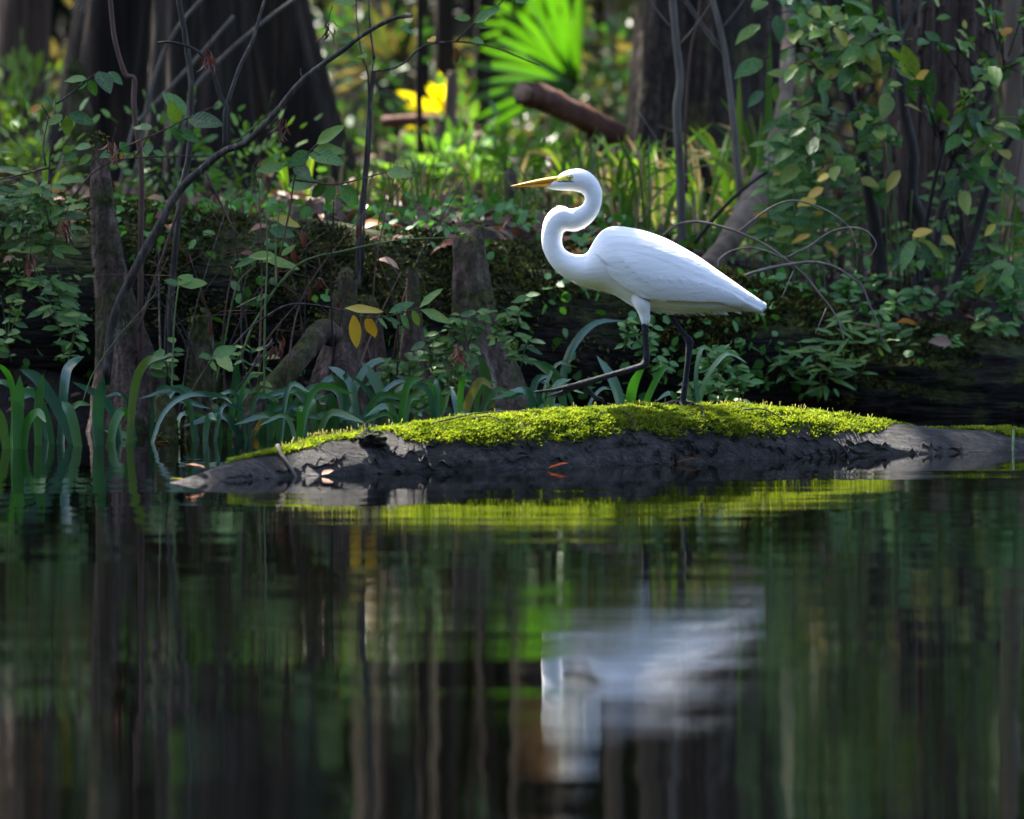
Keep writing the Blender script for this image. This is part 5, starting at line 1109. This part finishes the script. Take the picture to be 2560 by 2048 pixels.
palmetto(1360, 90, 27.4, .24, 70, 190, 11, 'palm', 'upper vivid green palmetto fan half out of view', wid=.13)
palmetto(1000, 170, 28, .30, 60, 200, 11, 'far_leaf', 'dim green palmetto fan behind the yellow one', wid=.1)
for k, (px, py, d, rr, lab) in enumerate(((1500, 120, 29.5, .34, 'blue-green bush left of the massive trunk'), (1520, 260, 29, .26, 'mid-green bush above the broken log end'), (1560, 200, 28.5, .3, 'bush with a single yellow leaf beside the massive trunk'), (880, 180, 28, .35, 'dim green bush between dark trunk and yellow palmetto'), (900, 60, 30, .4, 'dull olive bush high behind the upright sapling'), (1170, 380, 29.5, .2, 'low green bush behind the pale trunks'), (1240, 260, 30.5, .25, 'green bush under the vivid palmetto'), (40, 330, 25, .22, 'grey-green bush at the foot of the pale cypress'), (2130, 420, 24, .3, 'dark bush behind the leafy shrub stems'), (2540, 480, 24, .25, 'sunlit yellow-green bush beyond the slanting stems'), (1310, 470, 23.6, .16, 'fine-leaved green bush under the egret bill'), (1130, 470, 24, .18, 'fine-leaved green bush beside the pointed knee'), (640, 420, 21.6, .14, 'pale leafy bush at the foot of the dark trunk'), (420, 410, 21.4, .14, 'pale leafy bush behind the fallen trunk'), (100, 440, 20.8, .14, 'low leafy bush on top of the fallen trunk'))):
    c = P(px, py, d); base = Vector((c.x, d, H(c.x, d))); t_ = thing('bush', base, lab, 'bush'); rs = np.random.RandomState(300 + k)
    p = np.array(c) + rs.normal(size=(160 if k >= 12 else 420, 3)) * rr * np.array([.5, .5, .55]); cloud_obj('foliage', p, .055 if d > 22 else .035, M['leaf_pale' if k in (9, 10, 11, 12, 13, 14) else 'leaf' if k % 2 else 'far_leaf'], t_, ratio=.45, up=.5, seed=300 + k)
    t_.children[0]['kind'] = 'stuff'
    for q in range(4): stem(t_, [base + Vector((R.uniform(-.03, .03), 0, 0)), c + Vector((R.uniform(-.6, .6) * rr, R.uniform(-.4, .4) * rr, R.uniform(-.2, .6) * rr))], .006, .002, 'twig_dark', 6, 'stem', 5)
for k, (px, py, w, d) in enumerate(((1108, 290, 20, 24.6), (1196, 330, 16, 24.9), (1150, 350, 12, 24.3), (1010, 330, 13, 25.2), (968, 360, 15, 24.8), (1235, 380, 12, 24.4), (1075, 360, 10, 24.0), (1330, 400, 14, 24.8), (1390, 390, 11, 24.2), (930, 390, 12, 24.5))):
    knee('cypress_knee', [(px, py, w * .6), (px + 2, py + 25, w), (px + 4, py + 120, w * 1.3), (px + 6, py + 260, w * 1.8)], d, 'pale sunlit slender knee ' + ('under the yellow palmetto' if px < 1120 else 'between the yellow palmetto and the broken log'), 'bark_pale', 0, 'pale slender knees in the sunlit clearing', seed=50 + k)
sg = thing('seeding_grass', P(215, 1000, 18.9), 'grass with a feathery seed head arching before the tall mossy knee', 'grass'); c = stem(sg, PP([(205, 1010), (235, 930), (290, 850), (350, 780), (392, 730)], 18.9, -.1), .0018, .001, 'twig_green', 26, 'stalk', 5)
for q in range(34):
    p = c[R.randint(9, 25)]; L = R.uniform(.02, .05); sd = R.choice((-1, 1)); stem(sg, [p, p + Vector((.4 * L + sd * .25 * L, 0, .5 * L)), p + Vector((.8 * L * (1 if sd > 0 else .1), 0, .75 * L - (.2 * L if sd > 0 else 0)))], .0008, .0011, 'sapling', 5, 'spikelet', 4)
# bits of hanging grey moss
hm = thing('hanging_moss', P(192, -30, 19.2), 'curly wisp of grey hanging moss over the dark trunks', 'hanging moss'); 
for q in range(5):
    x = 182 + q * 6; stem(hm, PP([(x, -60), (x - 8, -10), (x + 8, 8), (x - 6 + R.uniform(-8, 8), 24), (x + 8 + R.uniform(-8, 8), 20 + 4 * q)], 19.2), .0014, .001, 'sapling', 16, 'strand', 4)
# the far wood closes the view
rs = np.random.RandomState(77); n = 52000
p = np.stack([rs.uniform(-16, 16, n), rs.uniform(37, 52, n), .5 + 11.5 * rs.uniform(0, 1, n) ** 1.15], 1)
tag(cloud_obj('far_wood', p, .46, M['shaded_wood_leaf'], ratio=.6, up=.3, seed=78), 'shade-darkened olive foliage of the distant wood closing the view', 'far wood', kind='stuff')
# many undergrowth leaves in the middle distance
n = 9000; x = rs.uniform(-4, 4, n); y = rs.uniform(27.5, 38, n); z = .5 + rs.exponential(.26, n)
kp = ~((x > -.8) & (x < .45) & (y < 33.2) & (z > .62)); x, y, z = x[kp], y[kp], z[kp]
tag(cloud_obj('undergrowth', np.stack([x, y, z], 1), .075, M['far_leaf'], ratio=.4, up=.4, seed=79), 'tangled low undergrowth on the forest floor', 'undergrowth', kind='stuff')

# unseen foliage added behind the viewer to block low sky light
rs = np.random.RandomState(91); n = 26000
p = np.stack([rs.uniform(-34, 34, n), rs.uniform(-16, -5, n), 16.0 * rs.uniform(0, 1, n)], 1)
tag(cloud_obj('sky_blocking_foliage', p, .75, M['shaded_wood_leaf'], ratio=.7, up=.3, seed=92), 'unseen foliage added behind the viewer to block the low sky', 'far wood', kind='stuff')
